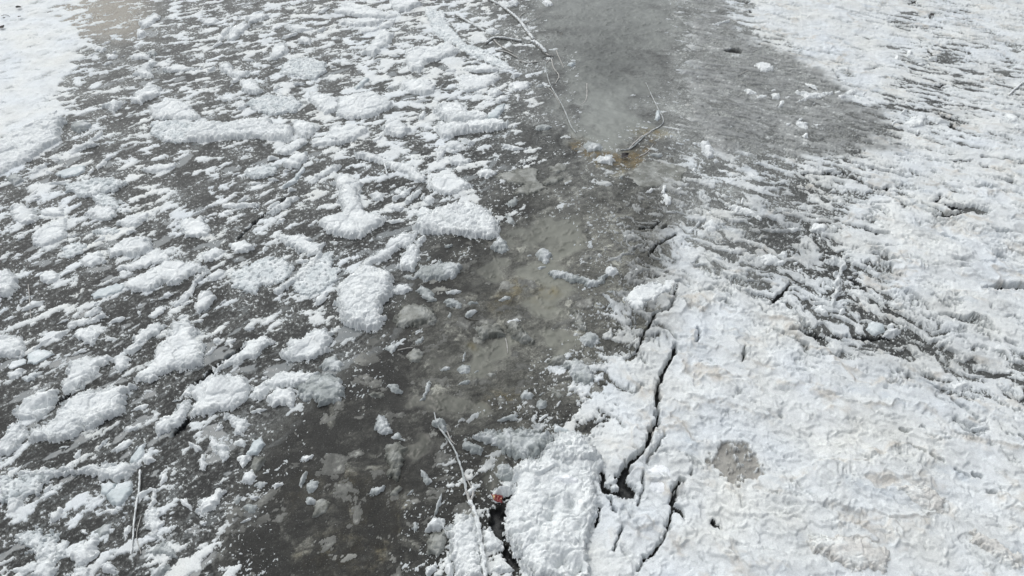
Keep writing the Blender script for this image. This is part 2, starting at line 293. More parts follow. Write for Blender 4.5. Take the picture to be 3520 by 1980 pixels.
ice_mound|ice mound|g|8|E|400,970 450,870 540,850 650,870 720,930 700,1000 560,1020 430,1020|grey frosty ice mound in front of the big upright slab
ice_flake|ice flake|t|5|E|560,740 620,710 700,770 720,820 670,830 610,790|pale clear ice flake behind the grey frosty mound
slush_lump|slush lump|t|5|E|770,830 850,810 920,850 900,880 820,870|crumbly slush lump with a white peak, right of the grey frosty mound
snow_chunk|snow chunk|t|5|E|930,940 960,900 1010,880 1030,900 960,950|small pointed ice chunk above a dark twig in the channel
slush_lump|slush lump|t|4|E|1185,815 1230,780 1285,785 1270,805 1220,822|pale slush lump on a yellowish stain in the channel
ice_pile|ice pile|g|7|E|1010,1030 1060,1000 1110,990 1150,1010 1200,1010 1230,1050 1220,1090 1150,1100 1050,1110|left half of the broken grey ice pile in mid channel
ice_pile|ice pile|g|9|E|1240,1000 1300,970 1350,980 1360,1030 1420,1080 1470,1130 1370,1140 1270,1090|right half of the broken grey ice pile in mid channel
ice_flake|ice flake|s|4|E|1240,975 1300,955 1365,960 1330,975 1260,995|bright white ice flake on top of the broken grey ice pile
ice_lump|ice lump|t|8|E|1460,460 1500,430 1560,440 1590,480 1560,520 1540,545 1490,510|glassy ice lump sitting alone on the milky channel
snow_chunk|snow chunk|s|4|E|1510,470 1530,440 1565,455 1570,485 1535,500|white snow cap resting on the lone glassy ice lump
ice_bar|ice bar|t|7|E|1570,610 1600,595 1680,600 1780,635 1850,662 1930,662 1985,625 2010,650 1930,712 1850,710 1740,672 1600,638|curved translucent ice ridge like a smile across the channel
snow_chunk|snow chunk|s|7|E|1980,600 2010,565 2070,580 2085,610 2040,632 1995,630|white snow knob on the right end of the curved ice ridge
slush_lump|slush lump|g|5|E|1690,870 1780,890 1820,970 1850,1040 1780,1050 1760,980 1750,920|wavy grey slush lump right of the broken ice pile
ice_lump|ice lump|t|7|E|1790,1110 1850,1055 1930,1070 1950,1110 1900,1160 1840,1160|smooth rounded grey ice lump on the right bank of the channel
slush_lump|slush lump|g|6|E|1540,1270 1600,1230 1680,1220 1700,1280 1640,1310 1560,1310|grey rounded slush lump left of a knobbly snow heap by the channel
snow_heap|snow heap|t|8|E|1680,1280 1760,1260 1820,1280 1870,1320 1910,1390 1880,1460 1780,1440 1710,1360|knobbly half-melted snow heap on the right bank of the channel
ice_flake|ice flake|t|4|E|330,1180 400,1140 430,1170 390,1215|small white ice flake at the tip of a thin twig, left of the channel
slush_lump|slush lump|g|4|E|490,1230 560,1180 620,1210 600,1280 530,1290|lumpy grey slush right of the small white flake
snow_chunk|snow chunk|t|5|E|870,1335 920,1300 980,1310 970,1360 900,1375|whitish ice chunk on dark mud in mid channel, below the pale milky pool
ice_flake|ice flake|g|3|E|1090,1370 1120,1355 1170,1370 1130,1390|small flat grey flake right of the whitish chunk on dark mud
snow_chunk|snow chunk|s|6|E|220,30 280,0 330,20 320,60 260,70|small snow chunk behind the jutting point of the big slab
ice_bar|ice bar|s|6|E|380,60 430,20 500,-20 560,-40 500,30 410,65|feathered ice bar, left one of a crossed pair behind the domed slab
ice_bar|ice bar|s|7|E|480,80 540,20 600,-20 615,0 530,70 500,95|rounded ice bar, right one of the crossed pair behind the domed slab
snow_chunk|snow chunk|s|5|E|340,110 400,90 480,120 460,140 370,130|flat snow chunk in front of the crossed pair of ice bars
snow_chunk|snow chunk|s|6|E|550,160 610,110 710,150 680,180 580,190|snow chunk tucked behind the left shoulder of the domed slab
snow_chunk|snow chunk|s|7|E|620,60 660,25 710,50 690,90 640,90|round snow lump behind the left shoulder of the domed slab
snow_floe|snow floe|s|9|A|1110,810 1200,790 1290,760 1400,780 1480,850 1500,890 1400,900 1300,900 1160,900 1130,860|domed snow slab at the left end of the long white snow wall
snow_slab|snow wall|s|13|A|1400,1010 1500,930 1700,940 1900,900 2050,910 2040,950 2180,960 2210,990 2150,1080 2100,1060 1900,1040 1700,1050 1500,1080 1400,1060|long bright white snow wall lying level on the dark ice, upper left
snow_clump|snow clump|f|5|A|1150,920 1300,910 1480,950 1400,1060 1380,1080 1200,1060 1120,1000|loose trampled snow patch at the left end of the long snow wall
snow_chunk|snow chunk|s|9|A|2190,960 2210,910 2300,920 2390,960 2340,1030 2250,1040|angular snow chunk at the right end of the long snow wall
snow_bar|snow bar|s|6|A|2090,1150 2170,1080 2280,1040 2310,1060 2250,1110 2130,1170|snow ridge slanting forward from the right end of the long snow wall
snow_floe|snow floe|f|6|A|1850,790 1880,760 1990,720 2200,730 2280,790 2220,840 2050,870 1900,830|wide low snow slab with a sharp right tip, behind the long snow wall
snow_chunk|snow chunk|s|9|A|1800,610 1900,600 1980,690 1900,710 1820,690|steep white snow lump behind the wide low slab
snow_clump|snow clump|f|6|A|2100,560 2130,480 2200,440 2350,440 2450,480 2440,550 2370,600 2200,570|broad broken snow patch in the upper left, behind the wide low slab
snow_chunk|snow chunk|s|9|A|2020,450 2050,360 2130,330 2165,380 2140,410 2060,450|leaning rhombus-shaped snow chunk behind the broad broken patch
ice_bar|ice bar|s|9|A|1700,310 1740,220 1830,170 1880,200 1830,240 1760,310|thick smooth ice bar, largest of the tilted bundle in the upper left
ice_bar|ice bar|s|8|A|1630,315 1670,240 1760,180 1720,240 1660,315|thin curved ice bar, left one of the tilted bundle in the upper left
snow_chunk|snow chunk|s|8|A|1840,140 1950,110 2020,120 1980,150 1880,180|snow chunk behind the tilted bundle of ice bars
snow_chunk|snow chunk|s|7|A|1640,500 1730,480 1760,550 1880,540 1860,580 1760,580 1680,560|L-shaped snow chunk left of the broad broken patch
snow_chunk|snow chunk|s|7|A|1480,150 1560,150 1640,150 1620,180 1560,195|flat snow chunk left of the tilted bundle of ice bars
snow_chunk|snow chunk|s|8|A|1040,190 1110,140 1160,110 1210,130 1150,180 1100,220|snow chunk at the head of a dark diagonal groove, top left
snow_chunk|snow chunk|s|7|A|1020,250 1080,230 1100,270 1040,285|snow chunk in front of the one at the dark groove's head, top left
snow_chunk|snow chunk|s|7|A|700,380 740,350 800,370 770,395|small snow block just right of the snow bank, top left
ice_bar|ice bar|s|6|A|800,430 800,415 890,420 880,440 810,450|short level ice bar right of the snow bank
snow_bar|snow bar|s|7|A|970,430 1020,415 1130,425 1120,450 990,450|snow-topped short ridge right of the short level ice bar
snow_chunk|snow chunk|t|7|A|1100,400 1150,385 1190,405 1150,425|greyish snow knob at the right end of the short ridge
snow_chunk|snow chunk|s|8|A|1080,510 1110,480 1150,450 1180,470 1120,540 1160,580 1080,580 980,570|foot-shaped snow chunk on dark ice in front of the short ridge
snow_clump|snow clump|s|6|A|1220,530 1330,480 1420,510 1540,520 1400,535 1260,540|lens-shaped snow patch right of the foot-shaped chunk
snow_chunk|snow chunk|s|9|A|1010,710 1100,660 1210,660 1190,720 1120,750 1040,790 1000,770|bright snow chunk behind and left of the domed slab of the snow wall
snow_chunk|snow chunk|s|9|A|760,810 850,760 940,770 900,810 860,860 820,820|arrow-shaped snow chunk left of the domed slab of the snow wall
snow_chunk|snow chunk|t|8|A|530,950 570,920 650,910 700,950 600,1000 550,985|smooth snow chunk right of the pile along the left bank
snow_chunk|snow chunk|s|6|A|630,1080 700,1040 760,975 770,1000 740,1040 660,1080|narrow upright snow chunk right of the left bank pile
snow_chunk|snow chunk|s|6|A|500,1150 560,1100 700,1070 740,1090 620,1120 530,1165|slanted snow chunk in front of the narrow upright one by the bank
ice_plate|ice plate|p|5|A|410,1310 500,1270 640,1250 640,1290 590,1320 480,1340|flat smooth ice plate with a dark front edge, left side
snow_bar|snow bar|s|5|A|720,1260 820,1180 850,1180 770,1250 740,1280|thin diagonal snow ridge right of the flat smooth plate
snow_chunk|snow chunk|s|6|A|1060,1270 1170,1240 1330,1230 1290,1270 1180,1290 1100,1295|flat spread snow chunk in front of the long snow wall
snow_chunk|snow chunk|s|8|A|2120,1220 2200,1170 2300,1150 2310,1200 2240,1260 2150,1260|crest-shaped snow chunk leaning over a dark hollow, left of centre
ice_bar|ice bar|p|7|A|2110,1410 2200,1340 2270,1250 2290,1270 2220,1370 2130,1420|smooth curved ice edge along the dark hollow, left of centre
snow_clump|snow clump|f|5|A|1830,1280 1940,1240 2080,1240 2090,1290 1960,1340 1860,1330|snow patch left of the dark hollow
snow_chunk|snow chunk|s|8|A|2330,1080 2400,1040 2500,1020 2590,1015 2640,990 2670,1010 2590,1080 2440,1100 2350,1100|long oval snow chunk right of the ridge slanting from the snow wall
snow_clump|snow clump|s|8|A|2320,690 2420,710 2540,760 2560,820 2440,870 2370,800 2320,750|heaped snow patch right of the wide low slab with the sharp tip
snow_pile|snow pile|s|12|A|-60,1090 0,1090 130,1000 300,930 420,880 500,910 450,970 460,1060 330,1120 260,1180 150,1240 60,1290 0,1330 -60,1340|large soft snow pile along the left bank
snow_chunk|snow chunk|t|7|A|90,1380 50,1340 120,1300 190,1350 130,1395|smooth snow chunk in front of the large pile on the left bank
snow_chunk|snow chunk|s|6|A|230,1290 300,1240 380,1220 330,1260 250,1310|thin snow chunk right of the smooth one in front of the bank pile
snow_chunk|snow chunk|s|5|A|1600,690 1650,730 1740,750 1700,760 1640,750|bent thin snow chunk left of the wide low slab with the sharp tip
snow_chunk|snow chunk|s|7|A|1760,790 1820,760 1860,790 1820,830 1780,820|round snow chunk at the left end of the wide low slab
snow_chunk|snow chunk|s|7|A|2140,200 2200,195 2300,200 2350,220 2260,245 2160,225|long flat snow chunk in the upper left, behind the rhombus-shaped chunk
snow_chunk|snow chunk|s|8|A|2230,300 2270,280 2340,300 2320,335 2250,330|small snow chunk in front of the long flat one, upper left
snow_clump|snow clump|f|6|A|490,1400 600,1370 700,1350 900,1350 940,1390 850,1440 650,1490 500,1440|wide mottled snow patch in front of the flat smooth plate, left side
snow_bar|snow bar|s|6|A|2300,1380 2400,1300 2520,1250 2570,1255 2450,1320 2340,1390|slim snow ridge behind the big slab with the jutting point
snow_floe|snow floe|s|9|B|0,60 60,30 200,60 330,100 440,120 400,140 250,150 130,130 0,110 -60,100|long flat snow slab near the top, first of a close pair
snow_floe|snow floe|s|9|B|-20,160 100,180 200,150 330,160 280,200 150,210 0,190|lower snow slab of the close pair near the top
snow_chunk|snow chunk|s|6|B|130,240 200,215 300,220 270,245 160,255|thin level snow chunk in front of the close pair of slabs
snow_floe|snow floe|s|10|B|180,410 220,350 270,290 330,230 400,260 380,320 310,380 250,430|tall diagonal snow slab right of centre-left, near the top
snow_chunk|snow chunk|s|8|B|300,190 420,150 400,190 330,230 300,220|snow chunk linking the close pair of slabs to the tall diagonal slab
snow_floe|snow floe|s|10|B|370,10 400,-40 520,-40 600,40 520,90 430,90 380,50|rounded snow slab at the top edge
snow_floe|snow floe|s|10|B|480,400 580,360 700,365 810,330 890,380 850,420 730,460 650,475 600,550 520,530 500,460|ear-shaped snow slab with a dark shaded right edge, top centre-left
snow_floe|snow floe|f|4|B|640,60 760,100 800,180 860,250 950,330 1070,370 1150,430 1250,480 1300,530 1200,520 1080,460 940,400 850,330 740,290 680,200 650,120|long flat strip of snow crust running diagonally down from the top
snow_chunk|snow chunk|s|7|B|900,530 1000,500 1130,500 1200,540 1100,545 960,540|level snow chunk below the diagonal crust strip
snow_floe|snow floe|s|7|B|870,650 900,570 1000,570 1180,570 1180,600 1080,660 950,690|block-edged snow slab below the level chunk and diagonal strip
snow_chunk|snow chunk|s|7|B|1090,690 1150,660 1220,690 1160,730 1110,720|flat-topped snow chunk right of the block-edged slab
snow_chunk|snow chunk|s|6|B|1260,640 1330,610 1430,630 1400,670 1310,690|branching snow chunk left of the lower frosted branch
snow_chunk|snow chunk|s|6|B|1150,765 1200,720 1270,725 1240,755 1180,775|snow chunk over a black gap, below the flat-topped one
snow_heap|snow heap|s|12|B|700,820 760,780 880,770 960,830 1090,850 1100,900 980,920 850,930 740,890|large snow heap with a rounded left face, upper centre
ice_plate|ice plate|p|8|B|1100,870 1180,800 1240,780 1220,840 1170,900 1110,900|grooved pale ice plate right of the large snow heap
snow_heap|snow heap|s|12|B|730,930 900,920 1100,910 1250,920 1260,960 1100,990 880,1010 790,1050 730,1010 710,970|broad snow heap with a cliff-like left end, in front of the larger heap
ice_bar|ice bar|s|8|B|880,1030 940,1050 1010,1070 980,1090 910,1060|short rounded ice bar in front of the cliff-ended heap
snow_chunk|snow chunk|s|7|B|780,1080 860,1060 960,1110 900,1130 800,1110|arched snow chunk left of the short rounded ice bar
snow_chunk|snow chunk|s|8|B|710,1180 740,1110 800,1110 770,1180 730,1230|steep narrow snow chunk left below the arched one
snow_bar|snow bar|s|8|B|100,1160 200,1150 320,1190 450,1230 540,1260 600,1310 650,1330 620,1370 540,1350 440,1290 300,1230 140,1190|long lumpy snow ridge descending to the right, behind the domed slab
snow_floe|snow floe|s|11|B|-50,1350 0,1325 80,1330 160,1380 170,1440 80,1460 0,1440 -50,1390|rounded snow slab joined behind the big slab with the jutting point
snow_floe|snow floe|s|9|B|-60,950 60,950 200,960 220,990 120,1050 30,1080 -60,1080 -110,1060|wide smooth snow slab with a dark front shadow, upper centre-left
snow_chunk|snow chunk|s|9|B|300,960 400,900 480,930 540,990 450,1030 340,1010|rounded pillow of snow right of the wide smooth slab
snow_floe|snow floe|s|10|B|-20,740 140,720 270,720 400,790 370,830 230,880 100,900 -20,880|wide rounded snow slab behind the rounded pillow of snow
snow_floe|snow floe|s|9|B|430,640 550,600 680,620 720,690 640,730 520,700|rounded bright snow slab below the ear-shaped slab
ice_bar|ice bar|p|8|B|100,670 180,590 220,600 170,650 120,685|pale straight ice bar left of the rounded bright slab
snow_chunk|snow chunk|s|7|B|650,1410 700,1330 860,1320 1000,1400 900,1440 760,1470|snow chunk behind the left half of the domed centre slab
snow_chunk|snow chunk|s|7|B|800,1200 900,1170 990,1210 920,1250 830,1240|low rounded snow chunk right of the steep narrow one
snow_chunk|snow chunk|s|8|B|1020,1300 1100,1270 1180,1300 1100,1340 1050,1330|white diamond-shaped snow chunk left of the grey ice sheets
snow_chunk|snow chunk|s|6|B|1200,1080 1280,1100 1400,1120 1330,1135 1230,1115|trailing snow chunk right of the short rounded ice bar
snow_chunk|snow chunk|s|8|B|1250,35 1310,0 1340,25 1320,50 1275,50|snow tuft at the top edge beside the main frosted branch
snow_chunk|snow chunk|s|7|B|1505,20 1560,0 1600,35 1555,48|snow tuft at the top edge between the branch and the milky channel
snow_chunk|snow chunk|s|7|B|1080,235 1130,210 1200,245 1130,258|round snow tuft at the lower end of the frosted stick near the top
snow_chunk|snow chunk|s|5|B|1300,240 1310,225 1325,235 1318,250|tiny white snow ball left of the main frosted branch
snow_chunk|snow chunk|s|10|B|1915,1200 1930,1185 1990,1185 2060,1205 2030,1240 1960,1225|white snow lump on yellow-brown mud at the foot of the milky pool
slush_lump|slush lump|t|6|B|1815,1105 1850,1070 1950,1090 1975,1130 1860,1140|pebbly slush lump left of the white lump at the foot of the pool
ice_plate|ice plate|g|4|B|1550,1270 1640,1230 1700,1250 1700,1290 1620,1310|thin grey ice plate floating below the lower frosted branch
ice_plate|ice plate|g|4|B|1515,1385 1560,1340 1650,1330 1680,1355 1620,1385 1540,1400|rounded grey ice plate in front of the thin floating plate
ice_plate|ice plate|g|3|B|1150,1330 1250,1300 1400,1260 1500,1270 1470,1330 1550,1430 1400,1470 1290,1465 1380,1400 1280,1380|ragged grey ice sheet with a dark pool notch, behind the domed slab
slush_lump|slush lump|t|5|B|1450,955 1540,940 1590,960 1540,985 1470,980|small oval slush lump left of the lower frosted branch
ice_flake|ice flake|p|7|B|1700,500 1720,485 1765,478 1740,510|pale triangular ice flake standing at the left side of the milky pool
ice_flake|ice flake|p|7|B|2360,900 2370,840 2395,830 2400,890 2380,910|pale upright ice flake on the right rim of the milky pool
ice_plate|ice plate|g|1.5|B|2160,1340 2250,1215 2400,1200 2600,1260 2560,1360 2400,1400 2250,1400|smooth grey ice sheet with a dark oval spot, right of the yellow-brown mud
snow_chunk|snow chunk|s|8|B|2410,1440 2415,1400 2450,1390 2440,1440 2425,1460|small upright snow block on the smooth grey sheet
snow_chunk|snow chunk|s|8|C|2430,860 2520,890 2540,930 2450,920|snow block with icicle-like feet near the right edge
snow_chunk|snow chunk|s|7|C|2365,930 2380,905 2405,920 2400,945|round snow ball left of the block with icicle-like feet
snow_bar|snow bar|s|8|C|860,690 930,705 1000,712 1130,700 1135,715 1040,735 960,755 880,765 930,735 870,705|wavy white snow ridge on the grey slush, upper right
snow_chunk|snow chunk|s|7|C|1230,700 1290,680 1325,700 1265,720|white snow mound right of the wavy ridge
snow_chunk|snow chunk|s|6|C|1170,725 1220,715 1250,735 1190,747|tiny snow mound between the wavy ridge and the white mound
snow_chunk|snow chunk|s|7|C|850,920 950,935 945,985 890,960|bright angular snow chunk in the grey slush, upper right
snow_chunk|snow chunk|s|7|C|680,705 740,715 740,750 690,742|small domed snow piece left of the wavy ridge
snow_chunk|snow chunk|s|9|C|150,1080 200,1065 240,1120 245,1180 200,1190 165,1150|white snow crest at the right edge of the muddy flat beside the channel
snow_chunk|snow chunk|s|8|C|1670,930 1740,880 1860,890 1810,950 1720,965|rounded flat snow dome among the crust, far right
snow_chunk|snow chunk|s|7|C|550,490 610,475 680,500 700,540 600,545|snow tuft at the end of a thin stick in the upper right slush
snow_bar|snow bar|s|7|C|1670,425 1720,425 1820,455 1835,468 1780,466|thin raised snow bar in the streaky crust, upper right
snow_chunk|snow chunk|s|7|C|470,675 550,690 580,712 500,712|flat snow piece in the grey slush right of the milky channel
snow_chunk|snow chunk|s|7|C|230,190 300,175 370,155 360,172 270,195|slim ice sliver on the slush at the crust's left edge, top right
snow_bar|snow bar|s|17|F|1080,520 1200,525 1245,560 1225,600 1195,600 1180,560 1090,540|hooked top of the frosted angle-shaped ridge on the right side
snow_bar|snow bar|s|17|F|1175,605 1200,605 1190,700 1175,800 1160,880 1110,860 1130,800 1150,700|standing leg of the frosted angle-shaped ridge on the right side
ice_block|snow chunk|s|9|F|1510,1085 1540,1040 1600,1035 1660,1055 1600,1090|thick white ice block at the right end of the dark lens-shaped gap
ice_block|snow chunk|p|8|F|1400,1010 1420,978 1520,1005 1535,1050 1450,1080 1390,1040|pale glassy ice block left of the thick white one by the dark gap
ice_block|snow chunk|s|7|F|1535,1010 1590,990 1605,1030 1560,1035|little ice block behind the thick white one by the dark gap
snow_floe|snow floe|s|6|F|560,500 660,470 780,530 770,552 620,540|flat snow slab with a sharp right corner on speckled slush, right side
snow_chunk|snow chunk|s|8|F|720,480 790,440 800,490 770,515|snow block behind the corner of the flat slab on speckled slush
snow_chunk|snow chunk|s|7|F|160,250 230,210 290,270 250,310 190,300|rounded granular snow mound on brown slush, right of the channel
snow_bar|snow bar|s|6|F|330,115 430,110 520,150 595,190 590,215 540,190 440,160|snow ridge sloping to the right on brown slush
snow_chunk|snow chunk|s|8|F|990,890 1050,850 1090,900 1110,945 1040,920|cornered snow block left of the frosted angle-shaped ridge's foot
snow_chunk|snow chunk|s|6|F|870,580 910,573 915,590 885,605|tiny white snow piece above the long black slit
snow_chunk|snow chunk|s|7|F|960,285 1000,240 1080,260 1095,300 1020,312|snow block with a dark slit below it, right side
snow_chunk|snow chunk|s|7|F|1180,890 1225,885 1240,910 1190,925|small snow lump at the foot of the frosted angle-shaped ridge
snow_floe|snow floe|f|4|I|2030,130 2100,140 2320,240 2310,290 2260,310 2190,280 2110,210|thin flat snow plate beside a dark slit, right edge of the foreground
snow_floe|snow floe|w|15|I|1570,800 1700,770 1900,820 2010,900 2010,950 1950,1000 1890,1020 1820,1000 1740,950 1660,900|thick overhanging crust slab with a brown shaded front lip, lower right
snow_floe|snow floe|w|15|I|2130,1110 2300,1160 2440,1240 2600,1300 2600,1449 2500,1430 2330,1340 2190,1230|crust slab with a brown front lip in the lower right corner
snow_floe|snow floe|w|15|I|930,1210 1000,1150 1200,1170 1330,1130 1480,1180 1570,1260 1590,1390 1500,1440 1300,1449 1150,1390 1040,1310|arched crust slab with wavy edge between the two brown-lipped slabs
snow_chunk|snow chunk|s|5|I|1820,1025 1840,1015 1920,1040 1910,1052 1840,1040|thin chip under the lip of the overhanging crust slab
snow_chunk|snow chunk|s|6|I|1990,1200 2000,1170 2060,1190 2060,1220 2020,1225|small square snow block left of the corner crust slab
snow_floe|snow floe|s|12|H|1290,740 1320,640 1400,600 1500,610 1530,520 1600,480 1610,390 1720,370 1830,400 1960,560 1990,630 1935,660 1945,880 1930,1060 1880,1180 1870,1300 1900,1449 1880,1520 1450,1520 1370,1370 1290,1240 1250,1150 1240,1020 1225,900 1280,840|huge cracked white snow slab at the bottom, right of the red litter
snow_mound|snow mound|s|20|H|1520,590 1545,500 1610,410 1740,380 1850,430 1940,540 1960,600 1880,640 1740,670 1620,640 1560,630|rounded snow dome on the far end of the huge cracked slab
snow_block|snow block|q|21|H|1560,740 1600,710 1700,705 1800,745 1820,790 1780,840 1720,830 1640,805 1580,770|smooth flat-topped snow block lying on the huge cracked slab
snow_chunk|snow chunk|s|11|H|1115,850 1150,810 1200,790 1280,755 1300,800 1270,835 1200,862 1150,876|tongue of snow overhanging the crushed red litter
snow_floe|snow floe|s|9|H|800,1100 860,1050 940,1010 1000,1010 1050,1080 1055,1200 1075,1300 1105,1449 1110,1500 860,1500 850,1400 810,1300 815,1180|tall snow slab along the left side of the frosted fork-tipped branch
ice_block|ice block|s|9|H|640,1110 690,1025 770,1020 790,1090 740,1125 650,1130|white cap block on the muddy pool's right edge, bottom centre
ice_block|ice block|g|5|H|650,1140 740,1130 795,1105 800,1200 780,1270 720,1310 650,1280|dark grey ice block in front of the white cap block, bottom centre
snow_chunk|snow chunk|s|7|H|640,1400 720,1340 735,1380 700,1440 660,1470|narrow snow chunk in front of the dark grey ice block, bottom centre
snow_chunk|snow chunk|s|7|H|790,1330 820,1310 850,1390 855,1480 790,1480|white snow pillar cut by the bottom edge beside the tall snow slab
snow_chunk|snow chunk|s|6|H|1065,1110 1130,1080 1180,1150 1225,1180 1210,1250 1120,1280 1075,1240|ragged snow chunk between the fork-tipped branch and the huge slab
snow_chunk|snow chunk|s|6|H|1100,1410 1200,1350 1260,1380 1320,1410 1200,1435|flat snow chunk in the dark gap at the bottom edge
slush_heap|slush bank|t|8|H|1000,400 1030,375 1150,380 1270,350 1400,355 1600,390 1600,470 1530,530 1480,560 1400,560 1300,560 1240,550 1180,500 1100,470|pebbly half-melted slush bank behind the huge cracked slab
slush_lump|slush lump|t|8|H|910,500 915,460 960,450 1030,470 1085,510 1060,545 980,530|lumpy slush at the left end of the pebbly slush bank
ice_lump|ice lump|t|9|H|1170,700 1180,630 1240,610 1310,650 1300,730 1240,745|translucent ice lump on the back left corner of the huge cracked slab
slush_lump|slush lump|t|6|H|255,330 280,240 330,255 390,370 330,400 270,370|bright slush lump on the left bank of the muddy pool
slush_lump|slush lump|t|4|H|380,410 430,370 485,440 410,425|small slush lump in front of the bright one on the pool's left bank
ice_floe|ice floe|g|5|H|330,500 370,470 450,450 500,500 480,600 450,640 430,740 370,720 350,620|long grey ice slab half sunk in the middle of the muddy pool
ice_lump|ice lump|t|5|H|350,20 430,10 470,80 430,85 390,75|white ice lump on the far left of the muddy pool, larger of two
ice_lump|ice lump|g|4|H|215,90 250,75 330,80 330,110 240,115|flat grey ice lump left of the larger white one
ice_flake|ice flake|t|4|H|600,650 640,680 690,740 650,780 610,710|small green-tinted ice flake in the muddy pool left of the thin branch
ice_flake|ice flake|g|3|H|370,830 440,775 465,795 420,850 380,850|flat grey flake below the long sunken ice slab
ice_lump|ice lump|t|5|H|1340,110 1380,60 1450,85 1430,130 1370,130|feathery white ice lump at the far right of the muddy pool
ice_lump|ice lump|t|5|H|1465,160 1500,115 1545,135 1555,170 1520,200 1480,190|round glassy ice lump beside the feathery white one
ice_flake|ice flake|g|3|H|1560,30 1600,40 1680,95 1640,120 1590,80|flat grey ice flake right of the round glassy lump
ice_flake|ice flake|p|6|H|1600,315 1640,325 1720,355 1700,372 1610,365|clear ice flake with a white rim behind the slush bank
snow_chunk|snow chunk|t|5|H|640,10 670,-10 680,15 660,75 630,130 600,140 640,60|thin upright slush streak in the back of the muddy pool
snow_floe|snow floe|q|9|H|2280,650 2350,615 2490,600 2512,625 2495,740 2470,890 2380,860 2290,820 2268,720|smooth flat snow slab bounded by a crack on its right, lower centre-right
ice_floe|ice floe|s|8|E|2130,820 2200,735 2300,700 2400,690 2520,650 2500,760 2450,790 2330,830 2250,905 2160,870|fringed crust slab left of the upper black crack
'''
# ---------------------------------------------------------------- materials
def mat(name): 
    m = bpy.data.materials.new(name); m.use_nodes = True
    nt = m.node_tree; b = nt.nodes['Principled BSDF']
    return m, nt, b
def N(nt, t, **kw):
    n = nt.nodes.new(t)
    for k, v in kw.items():
        if k in n.inputs: n.inputs[k].default_value = v
        else: setattr(n, k, v)
    return n
def tex_noise(nt, scale, detail=6, rough=0.6, vec=None):
    n = N(nt, 'ShaderNodeTexNoise'); n.inputs['Scale'].default_value = scale
    n.inputs['Detail'].default_value = detail; n.inputs['Roughness'].default_value = rough
    if vec: nt.links.new(vec, n.inputs['Vector'])
    return n.outputs[0]
def ramp(nt, src, stops):
    r = N(nt, 'ShaderNodeValToRGB'); e = r.color_ramp.elements
    while len(e) < len(stops): e.new(0.5)
    for i, (p, c) in enumerate(stops):
        e[i].position = p; e[i].color = (c[0], c[1], c[2], 1) if hasattr(c, '__len__') else (c, c, c, 1)
    nt.links.new(src, r.inputs[0]); return r.outputs[0]
def mixc(nt, f, a, b, mode='MIX'):
    m = N(nt, 'ShaderNodeMix'); m.data_type = 'RGBA'; m.blend_type = mode
    for s, k in ((f, 0), (a, 6), (b, 7)):
        if hasattr(s, 'links'): nt.links.new(s, m.inputs[k])
        elif k == 0: m.inputs[0].default_value = s
        else: m.inputs[k].default_value = (s[0], s[1], s[2], 1)
    return m.outputs[2]
def bump(nt, b, h, strength, dist):
    n = N(nt, 'ShaderNodeBump'); n.inputs['Strength'].default_value = strength; n.inputs['Distance'].default_value = dist
    nt.links.new(h, n.inputs['Height']); nt.links.new(n.outputs[0], b.inputs['Normal'])
def coord(nt): return N(nt, 'ShaderNodeNewGeometry').outputs['Position']

def snow_mat(name, c1, c2, rough=0.7, bs=0.6, fine=90, spec=0.3):
    m, nt, b = mat(name); p = coord(nt)
    a = tex_noise(nt, 6, 5, 0.6, p); f = tex_noise(nt, fine, 5, 0.7, p)
    base = ramp(nt, a, [(0.30, [c*0.92 for c in c1]), (0.44, c1), (0.62, c2)])
    grain = ramp(nt, f, [(0.3, 0.80), (0.62, 1.0)])
    nt.links.new(mixc(nt, 1.0, base, grain, 'MULTIPLY'), b.inputs['Base Color'])
    b.inputs['Roughness'].default_value = rough; b.inputs['Specular IOR Level'].default_value = spec
    bump(nt, b, f, bs, 0.012)
    return m
MAT = {}
MAT['s'] = snow_mat('snow', (0.78,0.81,0.82), (0.90,0.925,0.925))
MAT['q'] = snow_mat('packed snow', (0.82,0.85,0.88), (0.90,0.91,0.93), 0.6, 0.25)
MAT['f'] = snow_mat('granular snow', (0.72,0.765,0.78), (0.88,0.91,0.915), 0.7, 0.9, 70)
MAT['w'] = snow_mat('weathered crust', (0.68,0.67,0.645), (0.82,0.84,0.83), 0.7, 0.5, 60)
MAT['t'] = snow_mat('wet snow', (0.36,0.39,0.39), (0.62,0.65,0.66), 0.4, 0.6, 60, 0.5)
MAT['g'] = snow_mat('grey slush ice', (0.17,0.175,0.155), (0.36,0.37,0.35), 0.35, 0.7, 60, 0.5)
MAT['p'] = snow_mat('clear ice plate', (0.50,0.56,0.58), (0.72,0.76,0.78), 0.3, 0.25, 50, 0.5)
# snow crust: tone comes from the survey attribute (clean, bluish, warm with painted ridge shade, grey slush)
m, nt, b = mat('snow crust'); p = coord(nt)
at = N(nt, 'ShaderNodeAttribute'); at.attribute_name = 'tone'
f = tex_noise(nt, 80, 5, 0.7, p)
nt.links.new(mixc(nt, 1.0, at.outputs['Color'], ramp(nt, f, [(0.3, 0.78), (0.62, 1.0)]), 'MULTIPLY'), b.inputs['Base Color'])
b.inputs['Roughness'].default_value = 0.65; b.inputs['Specular IOR Level'].default_value = 0.3
bump(nt, b, f, 0.45, 0.012); MAT['crust'] = m
